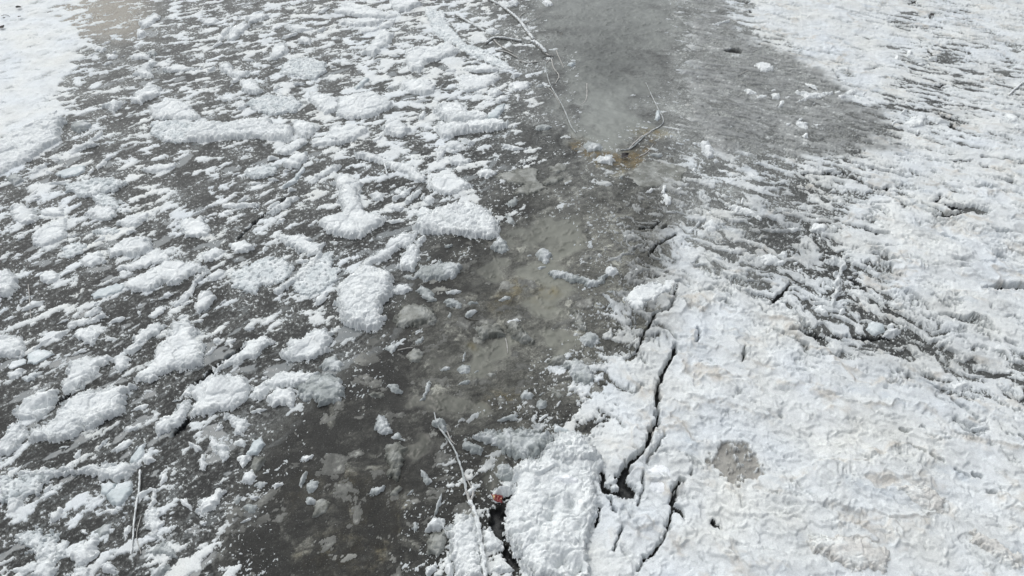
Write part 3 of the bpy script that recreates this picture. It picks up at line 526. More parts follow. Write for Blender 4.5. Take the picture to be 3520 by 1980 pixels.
# river ice
m, nt, b = mat('river ice'); p = coord(nt)
at = N(nt, 'ShaderNodeAttribute'); at.attribute_name = 'tone'
ag = N(nt, 'ShaderNodeAttribute'); ag.attribute_name = 'gloss'
f = tex_noise(nt, 55, 6, 0.75, p)
mott = ramp(nt, f, [(0.30, 0.5), (0.5, 1.0), (0.68, 2.0)])
mottc = mixc(nt, ag.outputs['Fac'], mott, (1,1,1))
base = mixc(nt, 1.0, at.outputs['Color'], mottc, 'MULTIPLY')
sp = tex_noise(nt, 75, 4, 0.75, p)
spm = N(nt, 'ShaderNodeMath'); spm.operation = 'MULTIPLY'
nt.links.new(ramp(nt, sp, [(0.62, 0.0), (0.70, 1.0)]), spm.inputs[0])
inv = N(nt, 'ShaderNodeMath'); inv.operation = 'SUBTRACT'; inv.inputs[0].default_value = 0.8
nt.links.new(ag.outputs['Fac'], inv.inputs[1]); inv.use_clamp = True
nt.links.new(inv.outputs[0], spm.inputs[1])
base = mixc(nt, spm.outputs[0], base, (0.32,0.335,0.33))
nt.links.new(base, b.inputs['Base Color'])
rr = N(nt, 'ShaderNodeMapRange'); nt.links.new(ag.outputs['Fac'], rr.inputs[0])
rr.inputs[3].default_value = 0.45; rr.inputs[4].default_value = 0.15
b.inputs['Specular IOR Level'].default_value = 0.28
nt.links.new(rr.outputs[0], b.inputs['Roughness'])
bb = N(nt, 'ShaderNodeMath'); bb.operation = 'MULTIPLY'; nt.links.new(f, bb.inputs[0]); nt.links.new(inv.outputs[0], bb.inputs[1])
bump(nt, b, bb.outputs[0], 0.8, 0.012); MAT['ice'] = m
def plain(name, col, rough, bs=0.3):
    m, nt, b = mat(name); f = tex_noise(nt, 60, 4, 0.6, coord(nt))
    nt.links.new(mixc(nt, 1.0, col, ramp(nt, f, [(0.3, 0.6), (0.65, 1.15)]), 'MULTIPLY'), b.inputs['Base Color'])
    b.inputs['Roughness'].default_value = rough; bump(nt, b, f, bs, 0.004); return m
MAT['bark'] = plain('frosted bark', (0.46,0.45,0.43), 0.8)
MAT['darkbark'] = plain('dark bark', (0.05,0.043,0.036), 0.7)
MAT['red'] = plain('red wrapper', (0.17,0.005,0.004), 0.3, 0.1)
MAT['cream'] = plain('cream print', (0.65,0.5,0.25), 0.4, 0.1)
MAT['leaf'] = plain('dead leaf', (0.035,0.03,0.03), 0.7)

# ---------------------------------------------------------------- mesh builders
def grid_mesh(X, Y, Z, keep, name, material, tone=None, gloss=None, smooth=True):
    nr, nc = X.shape
    idx = np.arange(nr*nc).reshape(nr, nc)
    q = np.stack([idx[:-1,:-1], idx[:-1,1:], idx[1:,1:], idx[1:,:-1]], -1)[keep]
    used = np.zeros(nr*nc, bool); used[q.ravel()] = True
    remap = np.cumsum(used)-1; q = remap[q]
    co = np.stack([X.ravel()[used], Y.ravel()[used], Z.ravel()[used]], 1).astype(np.float32)
    me = bpy.data.meshes.new(name)
    me.vertices.add(len(co)); me.vertices.foreach_set('co', co.ravel())
    me.loops.add(q.size); me.loops.foreach_set('vertex_index', q.ravel().astype(np.int32))
    me.polygons.add(len(q)); me.polygons.foreach_set('loop_start', np.arange(0, q.size, 4, dtype=np.int32))
    me.polygons.foreach_set('loop_total', np.full(len(q), 4, np.int32))
    me.update(calc_edges=True)
    if smooth: me.polygons.foreach_set('use_smooth', np.ones(len(q), bool))
    if tone is not None:
        a = me.color_attributes.new('tone', 'FLOAT_COLOR', 'POINT')
        t = np.ones((len(co), 4), np.float32); t[:,:3] = tone.reshape(-1,3)[used]
        a.data.foreach_set('color', t.ravel())
    if gloss is not None:
        a = me.attributes.new('gloss', 'FLOAT', 'POINT'); a.data.foreach_set('value', gloss.ravel()[used].astype(np.float32))
    me.materials.append(material)
    o = bpy.data.objects.new(name, me); scene.collection.objects.link(o)
    return o
def tag(o, label=None, cat=None, group=None, kind=None):
    if label: o['label'] = label
    if cat: o['category'] = cat
    if group: o['group'] = group
    if kind: o['kind'] = kind

# ---------------------------------------------------------------- cracks and openings in the crust
cracks = [(tp(t, s), w) for t, s, w in CRACKS]
holes = [tp(t, s) for t, s in HOLES]
def crack_field(X, Y):
    """>0 inside a crack or an opening (metres), jagged by noise"""
    wx = 0.026*fbm(X, Y, 0.10, 4, 91, 0.7); wy = 0.026*fbm(X, Y, 0.10, 4, 95, 0.7)
    Xw, Yw = X+wx, Y+wy
    out = np.full(X.shape, -0.3)
    wob = 1+0.95*fbm(X, Y, 0.07, 3, 99)
    for pts, w in cracks:
        m = near(X, Y, pts, 0.15)
        if m.any():
            d = w*wob[m]-seg_dist(Xw[m], Yw[m], pts)
            out[m] = np.maximum(out[m], d)
    jag = 0.035*fbm(X, Y, 0.10, 4, 77, 0.7)-0.012
    for pts in holes:
        m = near(X, Y, pts, 0.2)
        if m.any(): out[m] = np.maximum(out[m], sdf(X[m], Y[m], pts)+jag[m])
    return out

# world direction of the streaks, read off the photograph
def wdir(t, s):
    p = tp(t, s); return math.atan2(p[1,1]-p[0,1], p[1,0]-p[0,0])
ANG_L = wdir('V', '200,1060 400,960'); ANG_L2 = wdir('V', '600,300 760,270'); ANG_R = wdir('V', '2100,1000 2300,1080'); ANG_R2 = wdir('V', '2100,300 2300,350')
print('streak angles', [round(math.degrees(a)) for a in (ANG_L, ANG_L2, ANG_R, ANG_R2)])

def ice_level(X, Y):
    return 0.02*fbm(X, Y, 1.6, 3, 5)+0.006*fbm(X, Y, 0.16, 3, 8)

def survey(X, Y):
    """thickness of the snow cover, ice height, colours"""
    u, v = unpx(X, Y)
    u = u/1.36646; v = v/1.36646           # as read from the 2576 px view
    C = grid_field(COV, X, Y)/9.0; T = grid_field(TONE, X, Y)/9.0
    wR = sstep(u, 1350, 1650)              # right of the channel
    wob = 60*fbm(X, Y, 1.0, 4, 31)
    # top left bank edge
    edge = np.interp(v, [-400,0,30,80,110,170,210,290,330,400,470], [170,165,122,205,222,190,150,160,120,60,-60])
    bank = sstep(edge + 22*fbm(X, Y, 0.5, 4, 33) - u, 0, 14)
    C = np.where(v < 470, C*(1-bank)+bank*0.93, C)
    fbmL = aniso(X, Y, ANG_L, 0.17, 2.4, 5, 11, 0.6); fbmL2 = aniso(X, Y, ANG_L2, 0.2, 1.9, 5, 13, 0.6)
    NS = 0.42
    fbmR = aniso(X+0.12*fbm(X, Y, 0.5, 3, 20), Y+0.18*fbm(X, Y, 0.5, 3, 21), ANG_R, 0.14, 3.0, 5, 17, 0.66); fbmR2 = aniso(X, Y, ANG_R2, 0.14, 3.5, 5, 19, 0.66)
    far = sstep(-v, -650, -250)
    n = ((fbmL*(1-far)+fbmL2*far)*(1-wR) + (fbmR*(1-far)+fbmR2*far)*wR)/np.sqrt((1-wR)**2+wR**2)
    n = n/np.sqrt(far**2+(1-far)**2); print('n std', n.std())
    big = fbm(X, Y, 0.9, 2, 23)
    crumb = fbm(X, Y, 0.045, 4, 29, 0.75)
    n = n/NS + (0.35+0.25*wR)*big + (0.52-0.16*wR)*crumb
    rank = 0.5*(1+np.tanh(0.72*n*(1+0.045*n*n)))
    wp = tp('V', '1640,-60 1790,-40 1850,60 1900,112 2000,132 2100,195 2135,250 2240,290 2255,365 2180,388 2000,392 1800,385 1700,310 1640,150')
    wetz = np.zeros(X.shape); m = near(X, Y, wp, 1.5)
    wetz[m] = sstep(sdf(X[m]+0.3*fbm(X[m], Y[m], 0.4, 4, 151), Y[m]+0.4*fbm(X[m], Y[m], 0.4, 4, 152), wp), -0.25, 0.25)
    rgn = sstep(v, 60, 130)                    # fades towards the milky channel
    wetz = wetz*sstep(u+40*fbm(X, Y, 0.6, 3, 153), 1660, 1780)
    C = np.maximum(C, wetz*0.62)
    s = (C*1.06-0.03-rank)*0.8
    s = np.where(C < 0.06, -0.2, s)
    # lighter crumbs sprinkled over the dark ice
    clus = fbm(X, Y, 0.5, 3, 35)
    spr = sstep(C, 0.08, 0.25)*(crumb*1.9-1.15+0.8*clus+0.2*n)*0.2
    s = np.maximum(s, spr*(1-bank))
    wxn = fbm(X, Y, 0.6, 3, 161); wyn = fbm(X, Y, 0.6, 3, 162)
    cl = np.interp(v, [0,300,450,600,750,900,1100,1250,1449], [1290,1310,1230,1040,960,860,620,560,500])+60*wxn
    chan = sstep(u, cl, cl+110)*(1-sstep(u, 1620, 1740))
    milk_haze = np.zeros(X.shape)  # milky water; steam haze over the pools is painted into this tone too
    for mu, mv, mr, ms in ((1530,40,210,100),(1515,190,140,120),(1545,300,105,70),(1400,600,80,50),(1370,690,60,50),(1400,760,60,50),(1190,885,95,38),(1390,870,50,40),
                       (1270,610,60,30),(1190,1040,70,30),(1050,1130,55,35),(1220,1175,55,45),(1120,1010,60,30),(1480,330,70,30),(1240,690,50,30),(1300,860,60,30),(1080,1000,50,30)):
        x0, y0 = px(mu*1.36646, mv*1.36646); x1, y1 = px(mu*1.36646, (mv-ms)*1.36646); rx = mr*1.36646/F*depth(y0); ry = abs(y1-y0)
        milk_haze = np.maximum(milk_haze, np.exp(-(((X-x0+0.35*wxn)/rx)**2+((Y-y0+0.35*wyn)/ry)**2)))
    milk_haze = sstep(milk_haze+0.25*fbm(X, Y, 0.45, 5, 63), 0.22, 0.75)
    q1, q2, qv = worley(X+0.03*crumb, Y+0.08*wxn, 0.20, 175)
    chn = aniso(X+0.1*wxn, Y+0.1*wyn, 0.2, 0.19, 1.7, 6, 177, 0.66)+0.9*(qv-0.5)*sstep(q2-q1, 0.03, 0.15)+0.35*clus
    s_ch = np.where((chan > 0.3) & (u < 1720), (chn-0.50)*0.15*chan-0.16*milk_haze-0.03*far-0.05*sstep(v, 1150, 1350)*0, -1)
    ch_on = ((s_ch > s) | ((s <= 0) & (s_ch > -0.08))) & (chan > 0.3)
    s = np.maximum(s, s_ch)
    wisp0 = fbm(X+0.3*wxn, Y+0.3*wyn, 0.5, 7, 61, 0.68)
    cr = crack_field(X, Y)
    wxx = X+0.05*fbm(X, Y, 0.2, 2, 141); wyy = Y+0.05*fbm(X, Y, 0.2, 2, 142)
    calm = sstep(fbm(X, Y, 0.55, 4, 143, 0.6), -0.25, 0.65)
    relief = (0.015*billow(wxx, wyy, 0.17, 4, 41, 0.6))*(0.12+0.88*calm)*(1-0.74*wR)
    slabs = aniso(wxx, wyy, ANG_R, 0.34, 2.4, 4, 47, 0.5)
    flat = bank*0.75
    step_ = 0.014*(sstep(slabs, -0.30, -0.24)+sstep(slabs, 0.32, 0.36))*wR
    swell = aniso(wxx, wyy, ANG_R+0.12, 0.75, 1.9, 5, 147, 0.5)
    terr = (0.022*sstep(swell, 0.02, 0.05)+0.022*sstep(swell, 0.55, 0.58)+0.02*sstep(swell, -0.55, -0.52))*wR*(1-0.4*far)
    rid = np.clip(1-np.abs(swell)*2.4, 0, 1)**2
    H = 0.012+(relief+step_+0.010*slabs*wR+0.022*rid*wR+terr)*(1-flat)*(1-0.5*far)
    H = np.maximum(H, 0.005)
    H = H*(1-wR*0.6*(1-sstep(C, 0.55, 0.95)))*(1-0.25*(1-wR)*(1-bank))
    H = H + 0.005*(1-0.6*wR*(1-sstep(C, 0.55, 0.95)))*(0.15+0.85*calm)*fbm(X, Y, 0.04, 3, 145, 0.7)
    H = np.maximum(H, 0.004)
    t = np.where(s > 0, H*(1-np.exp(-s/0.07)), np.maximum(s*0.12, -0.02))
    crs = sstep(cr, -0.006, 0.004)
    t = t*(1-crs)-0.05*crs
    zi = ice_level(X, Y) - 0.07*sstep(cr, -0.02, 0.02)
    # slushy relief of the muddy channel
    slush = sstep(T, 0.22, 0.4)*(1-sstep(T, 0.55, 0.68))
    lump = aniso(wxx, wyy, 0.1, 0.10, 1.8, 5, 51, 0.65)
    zi = zi + slush*0.022*np.maximum(lump-0.15, 0)
    # colours of the bare ice
    x0, y0 = px(1525*1.36646, 150*1.36646); smoky = np.exp(-(((X-x0+0.3*wxn)/0.75)**2+((Y-y0+0.5*wyn)/1.5)**2))
    T0 = T-0.16*smoky
    wisp = fbm(X+0.3*wxn, Y+0.3*wyn, 0.5, 7, 61, 0.68)
    d1, d2, cv = worley(X+0.10*wisp, Y*0.8+0.10*wxn+0.05*lump, 0.13, 171)
    e1, e2, cw = worley(X+0.06*wisp, Y*0.8+0.05*lump, 0.05, 172)
    flake = (np.where(cv > 0.62, (cv-0.62)*2.2, 0)*sstep(d2-d1, 0.05, 0.2)+0.7*np.where(cw > 0.6, (cw-0.5), 0)*sstep(e2-e1, 0.1, 0.25))*sstep(wisp, -0.4, 0.7)
    shred = aniso(X+0.1*wxn, Y, 0.15, 0.05, 2.6, 4, 173, 0.7)
    tt = np.clip(T0+0.03*chan*sstep(-v, -1150, -900)+(0.05+0.15*chan*(1-0.8*milk_haze))*wisp+chan*(1-milk_haze)*(0.09*lump+0.42*flake+0.13*shred-0.07)+0.02*n*(1-chan)-0.035*chan*(1-milk_haze)+0.085*milk_haze, 0, 1)
    val = 0.012+0.44*tt**2.1
    val = val*(1+0.25*np.clip(n, -1.5, 1.5)*(1-milk_haze)*(1-chan*0.7))
    frost = sstep(s+0.05*crumb+0.04*clus, -0.20, 0.0)*(1-chan)*1.0+sstep(crumb+0.7*clus, 0.6, 1.5)*0.5*(1-chan)
    val = val*(1+0.45*np.clip(clus, -1.2, 1.4)*(1-chan))+0.13*frost*(0.5+0.5*sstep(crumb, -0.6, 0.8))
    col = np.stack([val*0.965, val*1.0, val*0.965], -1)
    cool = milk_haze[..., None]*0.9
    col = col*(1-cool)+np.stack([val*0.95, val*1.0, val*0.93], -1)*cool
    tan = (sstep(u, 110, 180)*(1-sstep(u, 300, 430))*(1-sstep(v, 60, 130)))[..., None]
    col = col*(1-tan)+np.array([0.27,0.25,0.215])*tan
    cht = (chan*(1-far))[..., None]; col = col*(1-cht)+col*np.array([1.02,0.985,0.90])*cht
    stain = np.zeros(X.shape)
    for su, sv, sr in ((1460,372,26),(1500,392,32),(1560,405,40),(1600,395,34),(1632,345,30),(1650,330,24),(1262,750,36),(1300,738,26),(1172,872,22),(1270,1000,45),(900,1270,60),(760,1240,40),(1010,1290,40),(1380,742,30),(1150,1240,30),(830,1400,60),(930,1400,50)):
        x0, y0 = px(su*1.36646, sv*1.36646); rx = sr*1.36646/F*depth(y0)
        stain += np.exp(-((X-x0+0.2*wxn)**2/rx**2+(Y-y0+0.25*wyn)**2/(rx*1.2)**2))
    stain = sat(stain*(0.6+0.9*fbm(X, Y, 0.12, 4, 66, 0.65)))[..., None]*0.6
    col = col*(1-stain)+col*np.array([0.95,0.76,0.38])*stain
    # flat wet patches
    ochre = np.zeros(X.shape)
    for su, sv, sr in ((1450,368,14),(1475,385,14),(1505,393,16),(1540,398,18),(1575,406,20),(1600,392,16),(1625,375,12),(1640,355,10),(1655,335,10),(1610,415,16)):
        x0, y0 = px(su*1.36646, sv*1.36646); rx = sr*1.36646/F*depth(y0)
        ochre += np.exp(-((X-x0)**2/(rx*1.3)**2+(Y-y0)**2/(rx*1.6)**2))
    ochre = (sstep(ochre*(0.75+0.8*fbm(X, Y, 0.10, 4, 68, 0.7)), 0.25, 0.9)*0.8)[..., None]
    col = col*(1-ochre)+np.array([0.165,0.125,0.062])*(1+0.4*crumb[..., None])*ochre
    pud = sstep(aniso(X, Y, ANG_L, 0.20, 2.2, 3, 71, 0.45)+0.25*noise(X, Y, 73), 0.44, 0.48)*(1-wR)*(1-bank)
    pud = pud*(1-sstep(T, 0.3, 0.42))*(1-chan)
    pc = np.array([0.17,0.185,0.19]); col = col*(1-pud[..., None])+pc*pud[..., None]
    film = sstep(aniso(X, Y, ANG_L, 0.08, 2.2, 4, 75, 0.6)+0.35*clus, 0.42, 0.62)*(1-wR)*(1-bank)*(1-chan)*0.55
    col = col*(1-film[..., None])+np.array([0.15,0.163,0.165])*film[..., None]
    gloss = np.maximum(pud, milk_haze)
    crk = sstep(cr, -0.01, 0.01)[..., None]*(1-0*wR)[..., None]
    deep = sstep(cr, 0.02, 0.06)[..., None]
    col = col*(1-crk)+(np.array([0.012,0.013,0.014])*(1-deep)+np.array([0.045,0.046,0.046])*deep)*crk
    # colours of the crust
    w = fbm(X, Y, 0.8, 3, 81); w2 = fbm(X, Y, 0.12, 3, 83)
    sv = 0.81+0.04*w2+0.05*aniso(X, Y, ANG_R, 0.05, 2.5, 4, 185, 0.7)*wR-0.06*(1-calm)*wR
    sc = np.stack([sv*(0.965+0.03*w), sv*(1.0+0.008*w), sv*(1.01-0.035*w)], -1)
    warm = sstep(rid*1.0+0.55*aniso(X, Y, ANG_R, 0.3, 2.0, 5, 85, 0.65), 0.55, 1.5)[..., None]*wR[..., None]*0.75
    sc = sc*(1-warm)+np.array([0.60,0.555,0.49])*warm  # warm patches, plus brownish shade of the ridges painted into the crust colour
    blue = sstep(aniso(X, Y, ANG_R, 0.32, 2.2, 6, 87, 0.62), 0.25, 1.1)[..., None]*0.6*wR[..., None]
    sc = sc*(1-blue)+np.array([0.52,0.58,0.64])*blue
    # grey slush: where the crust is soaked (upper right of the channel)
    thin = ((1-sstep(s, 0.0, 0.12))*(1-ch_on))[..., None]*0.65
    sc = sc*(1-thin)+np.array([0.42,0.45,0.46])*thin
    wet = np.exp(-(((u-1640)/90)**2+((v-480)/90)**2))*0.8+np.exp(-(((u-1610)/80)**2+((v-690)/190)**2))*0.95+0.8*np.exp(-(((u-1230)/170)**2+((v-1110)/70)**2))
    wet = wet+np.exp(-(((u-1950)/160)**2+((v-590)/120)**2))*0.5+np.exp(-(((u-2300)/160)**2+((v-880)/90)**2))*0.4
    wet = np.maximum(sat(wet*1.2+0.25*fbm(X, Y, 0.4, 3, 89)), wetz)
    st2 = aniso(X, Y, ANG_R2, 0.09, 3.0, 5, 181, 0.7)
    wet = (wet*(0.95-0.95*sstep(st2+0.9*crumb+0.4*w, 0.75, 1.15)))[..., None]
    gv = 0.29*(1+0.45*st2+0.25*crumb+0.25*w)[..., None]
    sc = sc*(1-wet)+np.clip(gv, 0.10, 0.6)*np.array([0.97,1.0,0.985])*wet
    mid = sstep(aniso(X, Y, ANG_R, 0.07, 3.2, 5, 183, 0.7)+0.4*(1-C)*3, 0.9, 1.35)[..., None]*wR[..., None]*0.55*(1-wet)
    sc = sc*(1-mid)+np.array([0.44,0.47,0.49])*mid
    gc = 0.13+0.34*sstep(w2+0.8*crumb, -0.7, 1.6)*sstep(s, 0.0, 0.10)+0.05*wisp0+0.16*sstep(fbm(X, Y, 0.5, 2, 187), 0.2, 0.9)
    chm = (ch_on*1.0)[..., None]
    sc = sc*(1-chm)+gc[..., None]*np.array([0.99,1.0,0.93])*chm
    # a rectangular bare patch of taupe ice in the crust, lower right
    bp = tp('I', '200,600 255,500 360,450 490,470 560,570 630,700 560,750 490,760 430,835 330,740')
    m = near(X, Y, bp, 0.3); bare = np.zeros(X.shape)
    bare[m] = sstep(sdf(X[m], Y[m], bp)+0.05*fbm(X, Y, 0.12, 4, 93, 0.65)[m], 0, 0.02)*(1-sstep(fbm(X, Y, 0.11, 5, 94, 0.7)[m], 0.25, 0.45))
    t = t*(1-0.6*bare)
    sc = sc*(1-bare[..., None])+np.array([0.36,0.35,0.325])*(1+0.12*w2[..., None])*bare[..., None]
    return t, zi, col, gloss, sc, wR, bank

# ---------------------------------------------------------------- the river: one sheet to the horizon + snow lying on it
def axis(lo, hi, step, ext, grow=1.35):
    a = list(np.arange(lo, hi+step, step)); s = step; e = a[-1]
    while e < ext: s *= grow; e += s; a.append(e)
    s = step; e = a[0]
    while e > -ext: s *= grow; e -= s; a.insert(0, e)
    return np.array(a)
STEP = 0.00098
sx = axis(-0.80, 0.80, STEP*1.15, 6.0)
th = np.concatenate([np.arange(math.radians(16.5), math.radians(31), 0.0007), np.arange(math.radians(31), math.radians(42), 0.0010), np.arange(math.radians(42), math.radians(69), 0.00125)])
rows_near = CAM_H/np.tan(th[::-1])
far_rows = []; yv = rows_near[-1]; s = 0.1
while yv < 900: s *= 1.3; yv += s; far_rows.append(yv)
near_rows = [-14, -10, -7, -4.5, -2.5, -1, 0, 0.7, 1.2, 1.6, 1.9, 2.1, 2.2]
ys = np.array([y for y in near_rows if y < rows_near[0]-0.05] + list(rows_near) + far_rows)
dd = np.maximum(ys*cP+CAM_H*sP, 3.2)
Xg = sx[None, :]*dd[:, None]; Yg = np.repeat(ys[:, None], len(sx), 1)
print('terrain grid', Xg.shape)
T_, ZI, COL, GL, SC, WR, BANK = survey(Xg, Yg)
o = grid_mesh(Xg, Yg, ZI, np.ones((Xg.shape[0]-1, Xg.shape[1]-1), bool), 'river_ice', MAT['ice'], COL, GL)
tag(o, kind='structure')
tmax = np.maximum(np.maximum(T_[:-1,:-1], T_[1:,:-1]), np.maximum(T_[:-1,1:], T_[1:,1:]))
own = np.where(BANK > 0.3, 2, np.where(WR > 0.5, 1, 0))[:-1,:-1]
ZS = ZI+T_
for k, nm, kd in ((1, 'snow_field', 'structure'), (2, 'snow_bank', 'structure'), (0, 'snow_crumbs', 'stuff')):
    o = grid_mesh(Xg, Yg, ZS, (tmax > 0.0) & (own == k), nm, MAT['crust'], SC)
    tag(o, kind=kd)
    if kd == 'stuff': tag(o, 'thin scatter of white snow crumbs and streaks over the dark ice', 'snow')

# ---------------------------------------------------------------- traced pieces
def build_piece(pts, H, look, name, seed, base=0.0, rag=1.0):
    x0, y0 = pts.min(0); x1, y1 = pts.max(0); cx, cy = pts.mean(0)
    d = depth(cy); step = 0.0010*d*(1.0 if H < 0.3 else 1)
    size = math.sqrt(max((x1-x0)*(y1-y0), 1e-4))
    size = min(size, 2.5*min(x1-x0, y1-y0))
    m = min(0.10, 0.18*size)+0.02
    xs = np.arange(x0-m, x1+m, step); ysl = np.arange(y0-m, y1+m, step)
    X, Y = np.meshgrid(xs, ysl)
    w = {'s':1.0,'f':1.2,'t':0.9,'g':0.9,'p':0.45,'q':0.4,'w':0.9}[look]*rag
    amp = min(0.045, 0.10*size)*w
    Xw = X+amp*fbm(X, Y, max(0.05, size*0.25), 4, seed+3); Yw = Y+amp*fbm(X, Y, max(0.05, size*0.25), 4, seed+9)
    D = sdf(Xw, Yw, pts)+amp*1.0*fbm(X, Y, 0.05, 4, seed+15, 0.8)
    if look == 'f':
        D = np.minimum(D, 0.05*(0.62-fbm(X, Y, 0.06, 4, seed+21, 0.75)))
    if look in 'st':
        D = np.minimum(D, 0.06*(1.55-fbm(X, Y, 0.07, 3, seed+23, 0.7)))
    D = np.minimum(D, -crack_field(X, Y)*0.8+0.004)
    e = {'s':0.35,'f':0.22,'t':0.45,'g':0.5,'p':0.12,'q':0.2,'w':0.3}[look]*H+0.004
    prof = 1-np.exp(-np.maximum(D, 0)/e)
    la = {'s':1.0,'f':0.8,'t':1.0,'g':1.1,'p':0.22,'q':0.25,'w':0.45}[look]
    sc = 0.045+0.004*d
    wX = X+0.5*sc*fbm(X, Y, 2*sc, 2, seed+51); wY = Y+0.5*sc*fbm(X, Y, 2*sc, 2, seed+52)
    f1, f2, fv = worley(wX+0.6*sc*fbm(X, Y, 3*sc, 3, seed+53), wY, 3.2*sc, seed+61)
    lum = la*(0.13*fv+0.10*sstep(f2-f1, 0.0, 0.12)+0.085*billow(wX, wY, 2.6*sc, 3, seed+31, 0.5)+0.028*fbm(X, Y, 0.7*sc, 3, seed+37, 0.6)) 
    tilt = 0.25*((X-cx)*math.cos(seed)+(Y-cy)*math.sin(seed))/max(size, 0.05)
    h = H*(0.70+np.clip(tilt, -0.2, 0.2)) + min(H, 0.10)*lum*2.2 + 0.30*H*np.clip(fbm(X, Y, max(size*0.5, 0.1), 2, seed+41), -1, 1)*la
    h = np.maximum(h, 0.25*H)
    Z = ice_level(X, Y)+base+np.where(D > 0, prof*h, np.maximum(D*1.2, -0.03-base))
    keep = np.maximum(np.maximum(D[:-1,:-1], D[1:,:-1]), np.maximum(D[:-1,1:], D[1:,1:])) > 0
    # closed flat underside just below the ice
    if not keep.any(): return None
    dZ = (0.001 if base == 0 else 0)
    o = grid_mesh(X-cx, Y-cy, Z, keep, name, MAT[look])
    o.location = (cx, cy, 0)
    return o
npc = 0; ANCHOR = []
for line in PIECES.strip().splitlines():
    name, cat, look, H, tile, pts, label = line.split('|')
    pts = tp(tile, pts)
    o = build_piece(pts, float(H)/100*(0.9 if tile == 'H' else 0.72), look, name, 100+npc*7)
    npc += 1
    if o is None: print('EMPTY', label); continue
    short = label.split(',')[0]
    ANCHOR.append((short, pts))
    tag(o, label, cat, {'snow chunk':'snow chunks broken over the river ice','snow floe':'snow slabs broken over the river ice'}.get(cat))
print('pieces', npc)
# ---------------------------------------------------------------- branches
RS = 0.55
def catmull(P, n=6):
    P = np.array(P, float); Q = np.vstack([2*P[0]-P[1], P, 2*P[-1]-P[-2]]); out = []
    for i in range(1, len(Q)-2):
        for k in range(n):
            t = k/n
            out.append(0.5*((2*Q[i])+(-Q[i-1]+Q[i+1])*t+(2*Q[i-1]-5*Q[i]+4*Q[i+1]-Q[i+2])*t*t+(-Q[i-1]+3*Q[i]-3*Q[i+1]+Q[i+2])*t**3))
    out.append(P[-1]); return np.array(out)
def tube(name, path, r0, r1, material, seed=0, bumpy=0.15, seg=12, flat=1.0, origin=(0,0,0)):
    P = catmull(path, 8); n = len(P)
    L = np.concatenate([[0], np.cumsum(np.linalg.norm(np.diff(P, axis=0), axis=1))])
    k = max(4, int(L[-1]/0.012)); k = min(k, 500)
    tt = np.linspace(0, L[-1], k); P = np.stack([np.interp(tt, L, P[:,i]) for i in range(3)], 1)
    T = np.gradient(P, axis=0); T /= np.linalg.norm(T, axis=1)[:,None]+1e-9
    S = np.cross(T, [0,0,1]); S /= np.linalg.norm(S, axis=1)[:,None]+1e-9; U = np.cross(S, T)
    a = np.linspace(0, 2*np.pi, seg, endpoint=False)
    R = (r0+(r1-r0)*np.linspace(0,1,k))[:,None]*(1+bumpy*noise(np.outer(tt, np.ones(seg))/0.05, np.outer(np.ones(k), np.cos(a))*1.3+seed, seed)+bumpy*0.6*noise(np.outer(tt, np.ones(seg))/0.015, np.outer(np.ones(k), np.sin(a))*2+seed, seed+3))
    R[0] *= 0.3; R[-1] *= 0.3
    R = R*RS
    V = P[:,None,:]+S[:,None,:]*(R*np.cos(a))[...,None]+U[:,None,:]*(R*np.sin(a)*flat)[...,None]
    V = V.reshape(-1,3)-np.array(origin)
    faces = [(i*seg+j, i*seg+(j+1)%seg, (i+1)*seg+(j+1)%seg, (i+1)*seg+j) for i in range(k-1) for j in range(seg)]
    faces.append(tuple(range(seg))); faces.append(tuple((k-1)*seg+j for j in reversed(range(seg))))
    me = bpy.data.meshes.new(name); me.from_pydata(V.tolist(), [], faces); me.update()
    me.polygons.foreach_set('use_smooth', np.ones(len(me.polygons), bool)); me.materials.append(material)
    o = bpy.data.objects.new(name, me); scene.collection.objects.link(o); return o
def path3(tile, s, z=0.02, arch=0.0):
    p = tp(tile, s); n = len(p); t = np.linspace(0, 1, n)
    zi = ice_level(p[:,0], p[:,1])
    return np.column_stack([p, zi+z*0.5+arch*np.sin(np.pi*t)])
def branch(name, label, tile, s, r0, r1, twigs=(), cap=True, seed=1, z=0.02, mt='bark', arch=0.0, cat='branch', capmat='s'):
    P = path3(tile, s, z, arch); org = P[0].copy(); org[2] = 0
    e = bpy.data.objects.new(name, None); e.location = org; e.empty_display_size = 0.1; scene.collection.objects.link(e)
    tag(e, label, cat)
    st = tube('stem', P, r0, r1, MAT[mt], seed, 0.45, origin=org); st.parent = e
    if cap:
        Q = P.copy(); Q[:,2] += (r0+r1)/2*0.6
        c = tube('snow_cap', Q, r0*0.95, r1*0.95, MAT[capmat], seed+5, 1.0, 14, 0.8, origin=org); c.parent = e
    for i, (tl, ts, a, b) in enumerate(twigs):
        w = tube('twig', path3(tl, ts, z), a, b, MAT[mt if not cap else 'bark'], seed+20+i, 0.35, 8, origin=org); w.parent = e
    return e
branch('frosted_branch', 'long snow-covered branch running down from the top edge to the milky channel', 'B', '1060,-30 1140,20 1215,62 1290,118 1350,175 1400,245 1445,305', .03, .042,
       [('B','1375,188 1430,160 1505,128',.018,.010), ('B','1338,142 1370,110 1425,88',.018,.010), ('B','1345,212 1310,195 1270,185',.016,.01)], seed=2, z=.04)
branch('frosted_branch', 'thick frost-crusted branch stub just below the long snow-covered branch', 'B', '1430,318 1470,335 1515,378 1540,410', .05, .045, [('B','1540,410 1560,425 1600,428',.03,.015), ('B','1430,318 1415,330',.02,.012)], seed=3, z=.03)
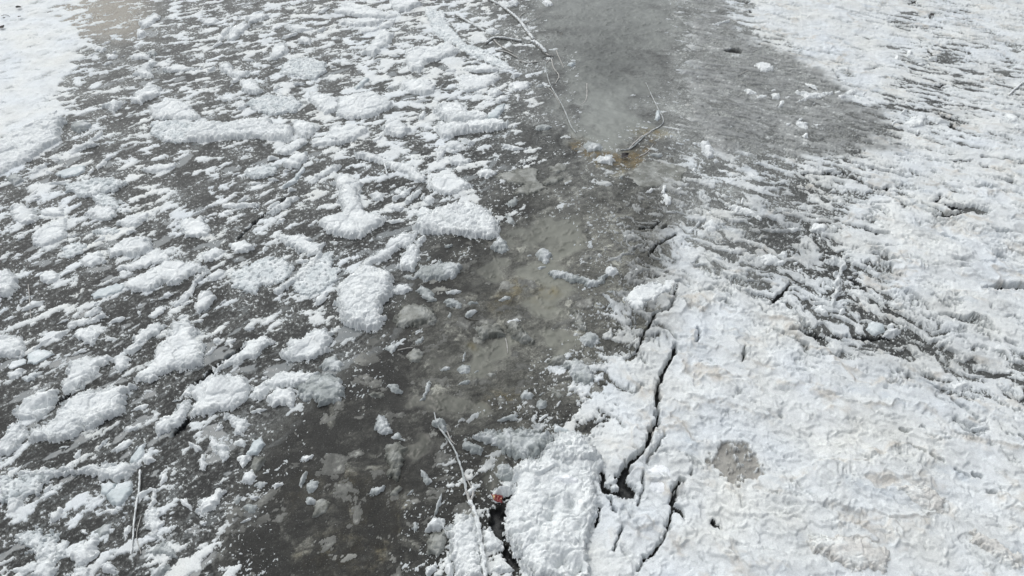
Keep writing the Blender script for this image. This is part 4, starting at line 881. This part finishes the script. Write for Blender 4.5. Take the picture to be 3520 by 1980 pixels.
branch('frosted_branch', 'thin frosted branch curving down the left rim of the milky pool', 'B', '1535,470 1545,540 1570,630 1620,720 1665,800 1700,880 1730,955 1765,1005', .012, .015, [('B','1545,480 1580,452 1600,520 1640,575 1610,630',.022,.016), ('B','1620,385 1640,440 1675,515',.02,.012), ('B','1560,660 1600,700 1650,790',.012,.01)], seed=4, capmat='t', z=.01)
branch('frosted_branch', 'frosted rim branch curving round the right side of the milky pool', 'B', '2290,620 2340,730 2385,820 2422,905 2400,950 2330,990 2250,1055 2175,1118 2100,1132', .008, .018, [('B','2330,995 2250,1040 2200,1080 2165,1120',.03,.02), ('B','2240,1175 2300,1140 2350,1080',.02,.01)], seed=5, z=.01, capmat='t')
branch('frosted_stick', 'frosted stick left of the long snow-covered branch near the top', 'B', '860,110 960,170 1080,235', .03, .035, seed=6)
branch('frosted_stick', 'faint frosted stick lying in the middle of the milky pool', 'B', '1850,630 1845,740 1800,790', .02, .012, seed=7, z=.005, cap=False)
branch('frosted_branch', 'frosted branch with crossing twigs left of the main branch, upper centre', 'B', '1090,330 1150,290 1240,295 1360,315', .03, .03, [('B','1150,300 1200,350 1290,400',.03,.02), ('B','1160,380 1250,400 1330,440',.025,.02), ('B','1340,460 1400,480 1480,470',.02,.02)], seed=8, z=.03)
branch('frosted_stick', 'short frosted stick standing out of the snow behind the domed slab', 'B', '325,1225 340,1270 352,1325', .02, .02, seed=9, z=.05)
branch('frosted_stick', 'straight vertical frosted stick in the lower left, thickly coated in rime', 'G', '1055,655 1048,800 1030,900 1012,1030 1005,1150 990,1290', .016, .010, [('G','1062,1290 1030,1150 1062,1000',.006,.006)], seed=10, z=.03)
branch('frosted_stick', 'thin pale vertical stick among the crumbs near the left edge', 'D', '215,700 228,820 236,950', .010, .010, seed=11, z=.03, cap=False)
branch('frosted_branch', 'thin frosted branch rising from the fork-tipped trunk across the muddy pool', 'H', '705,235 735,340 800,420 860,520 890,600 920,690 935,770 950,850', .010, .020, [('H','930,700 960,750 1000,830',.008,.012), ('H','800,370 830,440 860,470',.012,.010), ('H','735,340 770,390 800,430',.010,.008)], seed=12, z=.03, capmat='t')
branch('frosted_branch', 'white fork-tipped frosted trunk running down to the bottom edge', 'H', '965,900 1000,960 1030,1060 1050,1200 1068,1320 1090,1480', .030, .036, [('H','970,905 955,850 935,820',.026,.016), ('H','975,900 995,860 1000,820',.024,.016), ('H','1040,1080 1056,1190 1066,1270',.010,.008)], seed=13, z=.07)
cl = build_piece(tp('H','680,320 700,285 745,270 790,290 805,350 790,375 740,345 700,335'), .07, 't', 'frost_clump', 901); tag(cl, 'clump of frost crystals clinging to the far tip of the thin branch', 'frost clump')
branch('twig', 'thin upright twig below the broken grey ice pile in the channel', 'E', '1238,1098 1250,1150 1256,1212', .012, .008, seed=14, z=.03, cap=False, cat='twig')
branch('twig', 'dark twig lying in the channel below the small pointed ice chunk', 'E', '925,945 970,962 1040,970', .008, .006, seed=15, z=.02, cap=False, mt='darkbark', cat='twig')
branch('twig', 'frosted twig pointing right from the small white flake, left of the channel', 'E', '430,1200 500,1185 545,1180', .010, .008, seed=16, z=.04, cap=False, cat='twig')
branch('frosted_stick', 'thin straight stick leading to the snow tuft in the upper right slush', 'C', '425,575 500,535 570,500', .012, .012, seed=17, z=.02, cap=False)
branch('frosted_stick', 'buried snowy stick in the crust near the right edge, upper right', 'C', '2575,620 2510,670 2460,720', .03, .02, seed=18, z=.05)
branch('twig', 'fine curled twig lying on the snow bank at the top left corner', 'A', '12,126 35,118 60,121 78,130', .007, .007, seed=19, z=.05, cap=False, mt='darkbark', cat='twig')

# ---------------------------------------------------------------- dead leaves on the bank
def leaf(tile, c, L, ang, label, seed):
    p = tp(tile, c)[0]; bpyv = []; f = []
    n = 9
    for i in range(n):
        t = i/(n-1); w = 0.42*math.sin(math.pi*min(t*1.05, 1))**0.8+0.02
        for k, sgn in enumerate((-1, 0, 1)):
            a = (t-0.5)*L; b = sgn*w*L*(1+0.2*math.sin(7*t+seed)); z = 0.004+0.25*L*abs(sgn)*(0.5+0.5*math.sin(3*t+seed))
            bpyv.append((a*math.cos(ang)-b*math.sin(ang), a*math.sin(ang)+b*math.cos(ang), z))
    for i in range(n-1):
        for k in range(2): f.append((i*3+k, i*3+k+1, i*3+k+4, i*3+k+3))
    me = bpy.data.meshes.new('dead_leaf'); me.from_pydata(bpyv, [], f); me.materials.append(MAT['leaf'])
    o = bpy.data.objects.new('dead_leaf', me); scene.collection.objects.link(o)
    so = o.modifiers.new('thickness', 'SOLIDIFY'); so.thickness = 0.003
    o.location = (p[0], p[1], 0.04); tag(o, label, 'leaf', 'dead leaves on the snow bank')
leaf('A', '148,73', .11, .2, 'dark dead leaf highest on the snow bank at the top left', 1)
leaf('A', '153,140', .07, 1.2, 'small dark leaf right of the fine curled twig on the bank', 2)
leaf('A', '38,150', .06, 2.0, 'tiny dark leaf below the fine curled twig on the bank', 3)
leaf('A', '18,222', .13, 1.0, 'crumpled brown leaf at the left edge of the snow bank', 4)
leaf('B', '2133,1188', .13, .5, 'small dark leaf on the yellow-brown mud at the foot of the milky pool', 5)
leaf('C', '1875,130', .10, 2.1, 'small dark leaf lying on the pale crust, upper right', 6)

# ---------------------------------------------------------------- crushed red wrapper
P = tp('H', '1135,880 1160,882 1190,884 1215,890 1208,922 1180,915 1150,900')
org = P.mean(0); W = P-org
e = bpy.data.objects.new('crushed_wrapper', None); e.location = (org[0], org[1], 0.02); scene.collection.objects.link(e); e.empty_display_size = .05
tag(e, 'crushed red wrapper with cream print under the tongue of snow', 'litter')
xs = np.linspace(W[:,0].min()-.004, W[:,0].max()+.004, 34); ysl = np.linspace(W[:,1].min()-.02, W[:,1].max()+.05, 26)
Xl, Yl = np.meshgrid(xs, ysl)
for nm, mt, dz, cut in (('foil', 'red', 0, None), ('print', 'cream', .002, 1)):
    S = sdf(Xl, Yl, W+np.where(W[:,1:2] > 0, np.array([[0, .03]]), 0))+0.004*noise(Xl/.02, Yl/.02, 5)
    Z = 0.028+0.012*np.abs(noise(Xl/.03, Yl/.025, 8))+0.006*noise(Xl/.012, Yl/.012, 9)+dz-0.03*sat(-S*60)
    k = S[:-1,:-1] > -.004
    if cut: k = k & ((noise(Xl/.022, Yl/.035, 12)[:-1,:-1]) > 0.28) & (Yl[:-1,:-1] > W[:,1].mean()) & (S[:-1,:-1] > 0.003)
    c = grid_mesh(Xl, Yl, Z, k, nm, MAT[mt], smooth=False); c.parent = e
    so = c.modifiers.new('thickness', 'SOLIDIFY'); so.thickness = 0.0015

# ---------------------------------------------------------------- small loose lumps: one kind, many copies
rng = random.Random(4)
protos = []; gprotos = []
for i in range(9):
    a = np.linspace(0, 2*np.pi, 9, endpoint=False); r = np.array([rng.uniform(.6, 1.2) for _ in a])
    el = rng.uniform(.35, .8)
    pts = np.stack([np.cos(a)*r*0.07, np.sin(a)*r*0.07*el], 1)+np.array([0, 6.0+i*.7])
    o = build_piece(pts, .04, 's', 'snow_lump', 700+i*11, 0, 2.2)
    protos.append(o)
    g = o.copy(); g.data = o.data.copy(); g.data.materials[0] = MAT['t']; scene.collection.objects.link(g); gprotos.append(g)
from collections import Counter
cnt = Counter(a for a, _ in ANCHOR)
slots = []
for short, pts in ANCHOR:
    if cnt[short] > 1 or len(short.split()) > 9: continue
    cu, cv = unpx(pts[:,0].mean(), pts[:,1].mean())
    if not (-50 < cu < 3500 and 0 < cv < 1980): continue
    for way in ('left of', 'right of', 'behind', 'in front of'): slots.append((short, pts, way))
rng.shuffle(slots)
ALLP = [p for _, p in ANCHOR]; placed = []
for short, pts, way in slots:
    if len(placed) >= 260: break
    x0, y0 = pts.min(0); x1, y1 = pts.max(0); cx, cy = pts.mean(0)
    s = rng.choice((0.45, 0.6, 0.8, 1.0, 1.25))*(0.62+0.05*depth(cy))
    g = 0.075*s+rng.uniform(0.02, 0.07)
    x, y = {'left of': (x0-g, cy+rng.uniform(-.2,.2)*(y1-y0)), 'right of': (x1+g, cy+rng.uniform(-.2,.2)*(y1-y0)),
            'behind': (cx+rng.uniform(-.2,.2)*(x1-x0), y1+g), 'in front of': (cx+rng.uniform(-.2,.2)*(x1-x0), y0-g)}[way]
    A, B = np.array([x]), np.array([y])
    uu, vv = unpx(A, B)
    if not (20 < uu[0] < 3500 and 20 < vv[0] < 1960): continue
    if any(near(A, B, p, 0.3)[0] and sdf(A, B, p)[0] > -0.055*s for p in ALLP): continue
    if any((x-a)**2+(y-b)**2 < 0.04 for a, b in placed): continue
    if crack_field(A, B)[0] > -0.03: continue
    c = float(grid_field(COV, A, B)[0])
    if c < 0.8 and rng.random() < 0.5: continue
    placed.append((x, y))
    chn_ = 830+0.15*(1000-vv[0]/1.366) < uu[0]/1.366 < 1650
    src = (gprotos if chn_ and c < 2.5 else protos)[rng.randrange(len(protos))]
    o = src.copy(); scene.collection.objects.link(o)
    o.location = (float(x), float(y), float(ice_level(A, B)[0]) - 0.0 + (0.015 if c > 5 else 0))
    o.rotation_euler = (0, 0, ANG_L+rng.gauss(0, .6)); o.scale = (s*rng.uniform(.9, 1.6), s*rng.uniform(.6, .95), s*.8)
    tag(o, ('tiny' if s < .6 else 'small' if s < 1.1 else 'rounded')+' snow lump '+way+' the '+short, 'snow lump', 'loose snow lumps beside the bigger pieces')
print('lumps', len(placed))
for o in protos+gprotos: bpy.data.objects.remove(o)
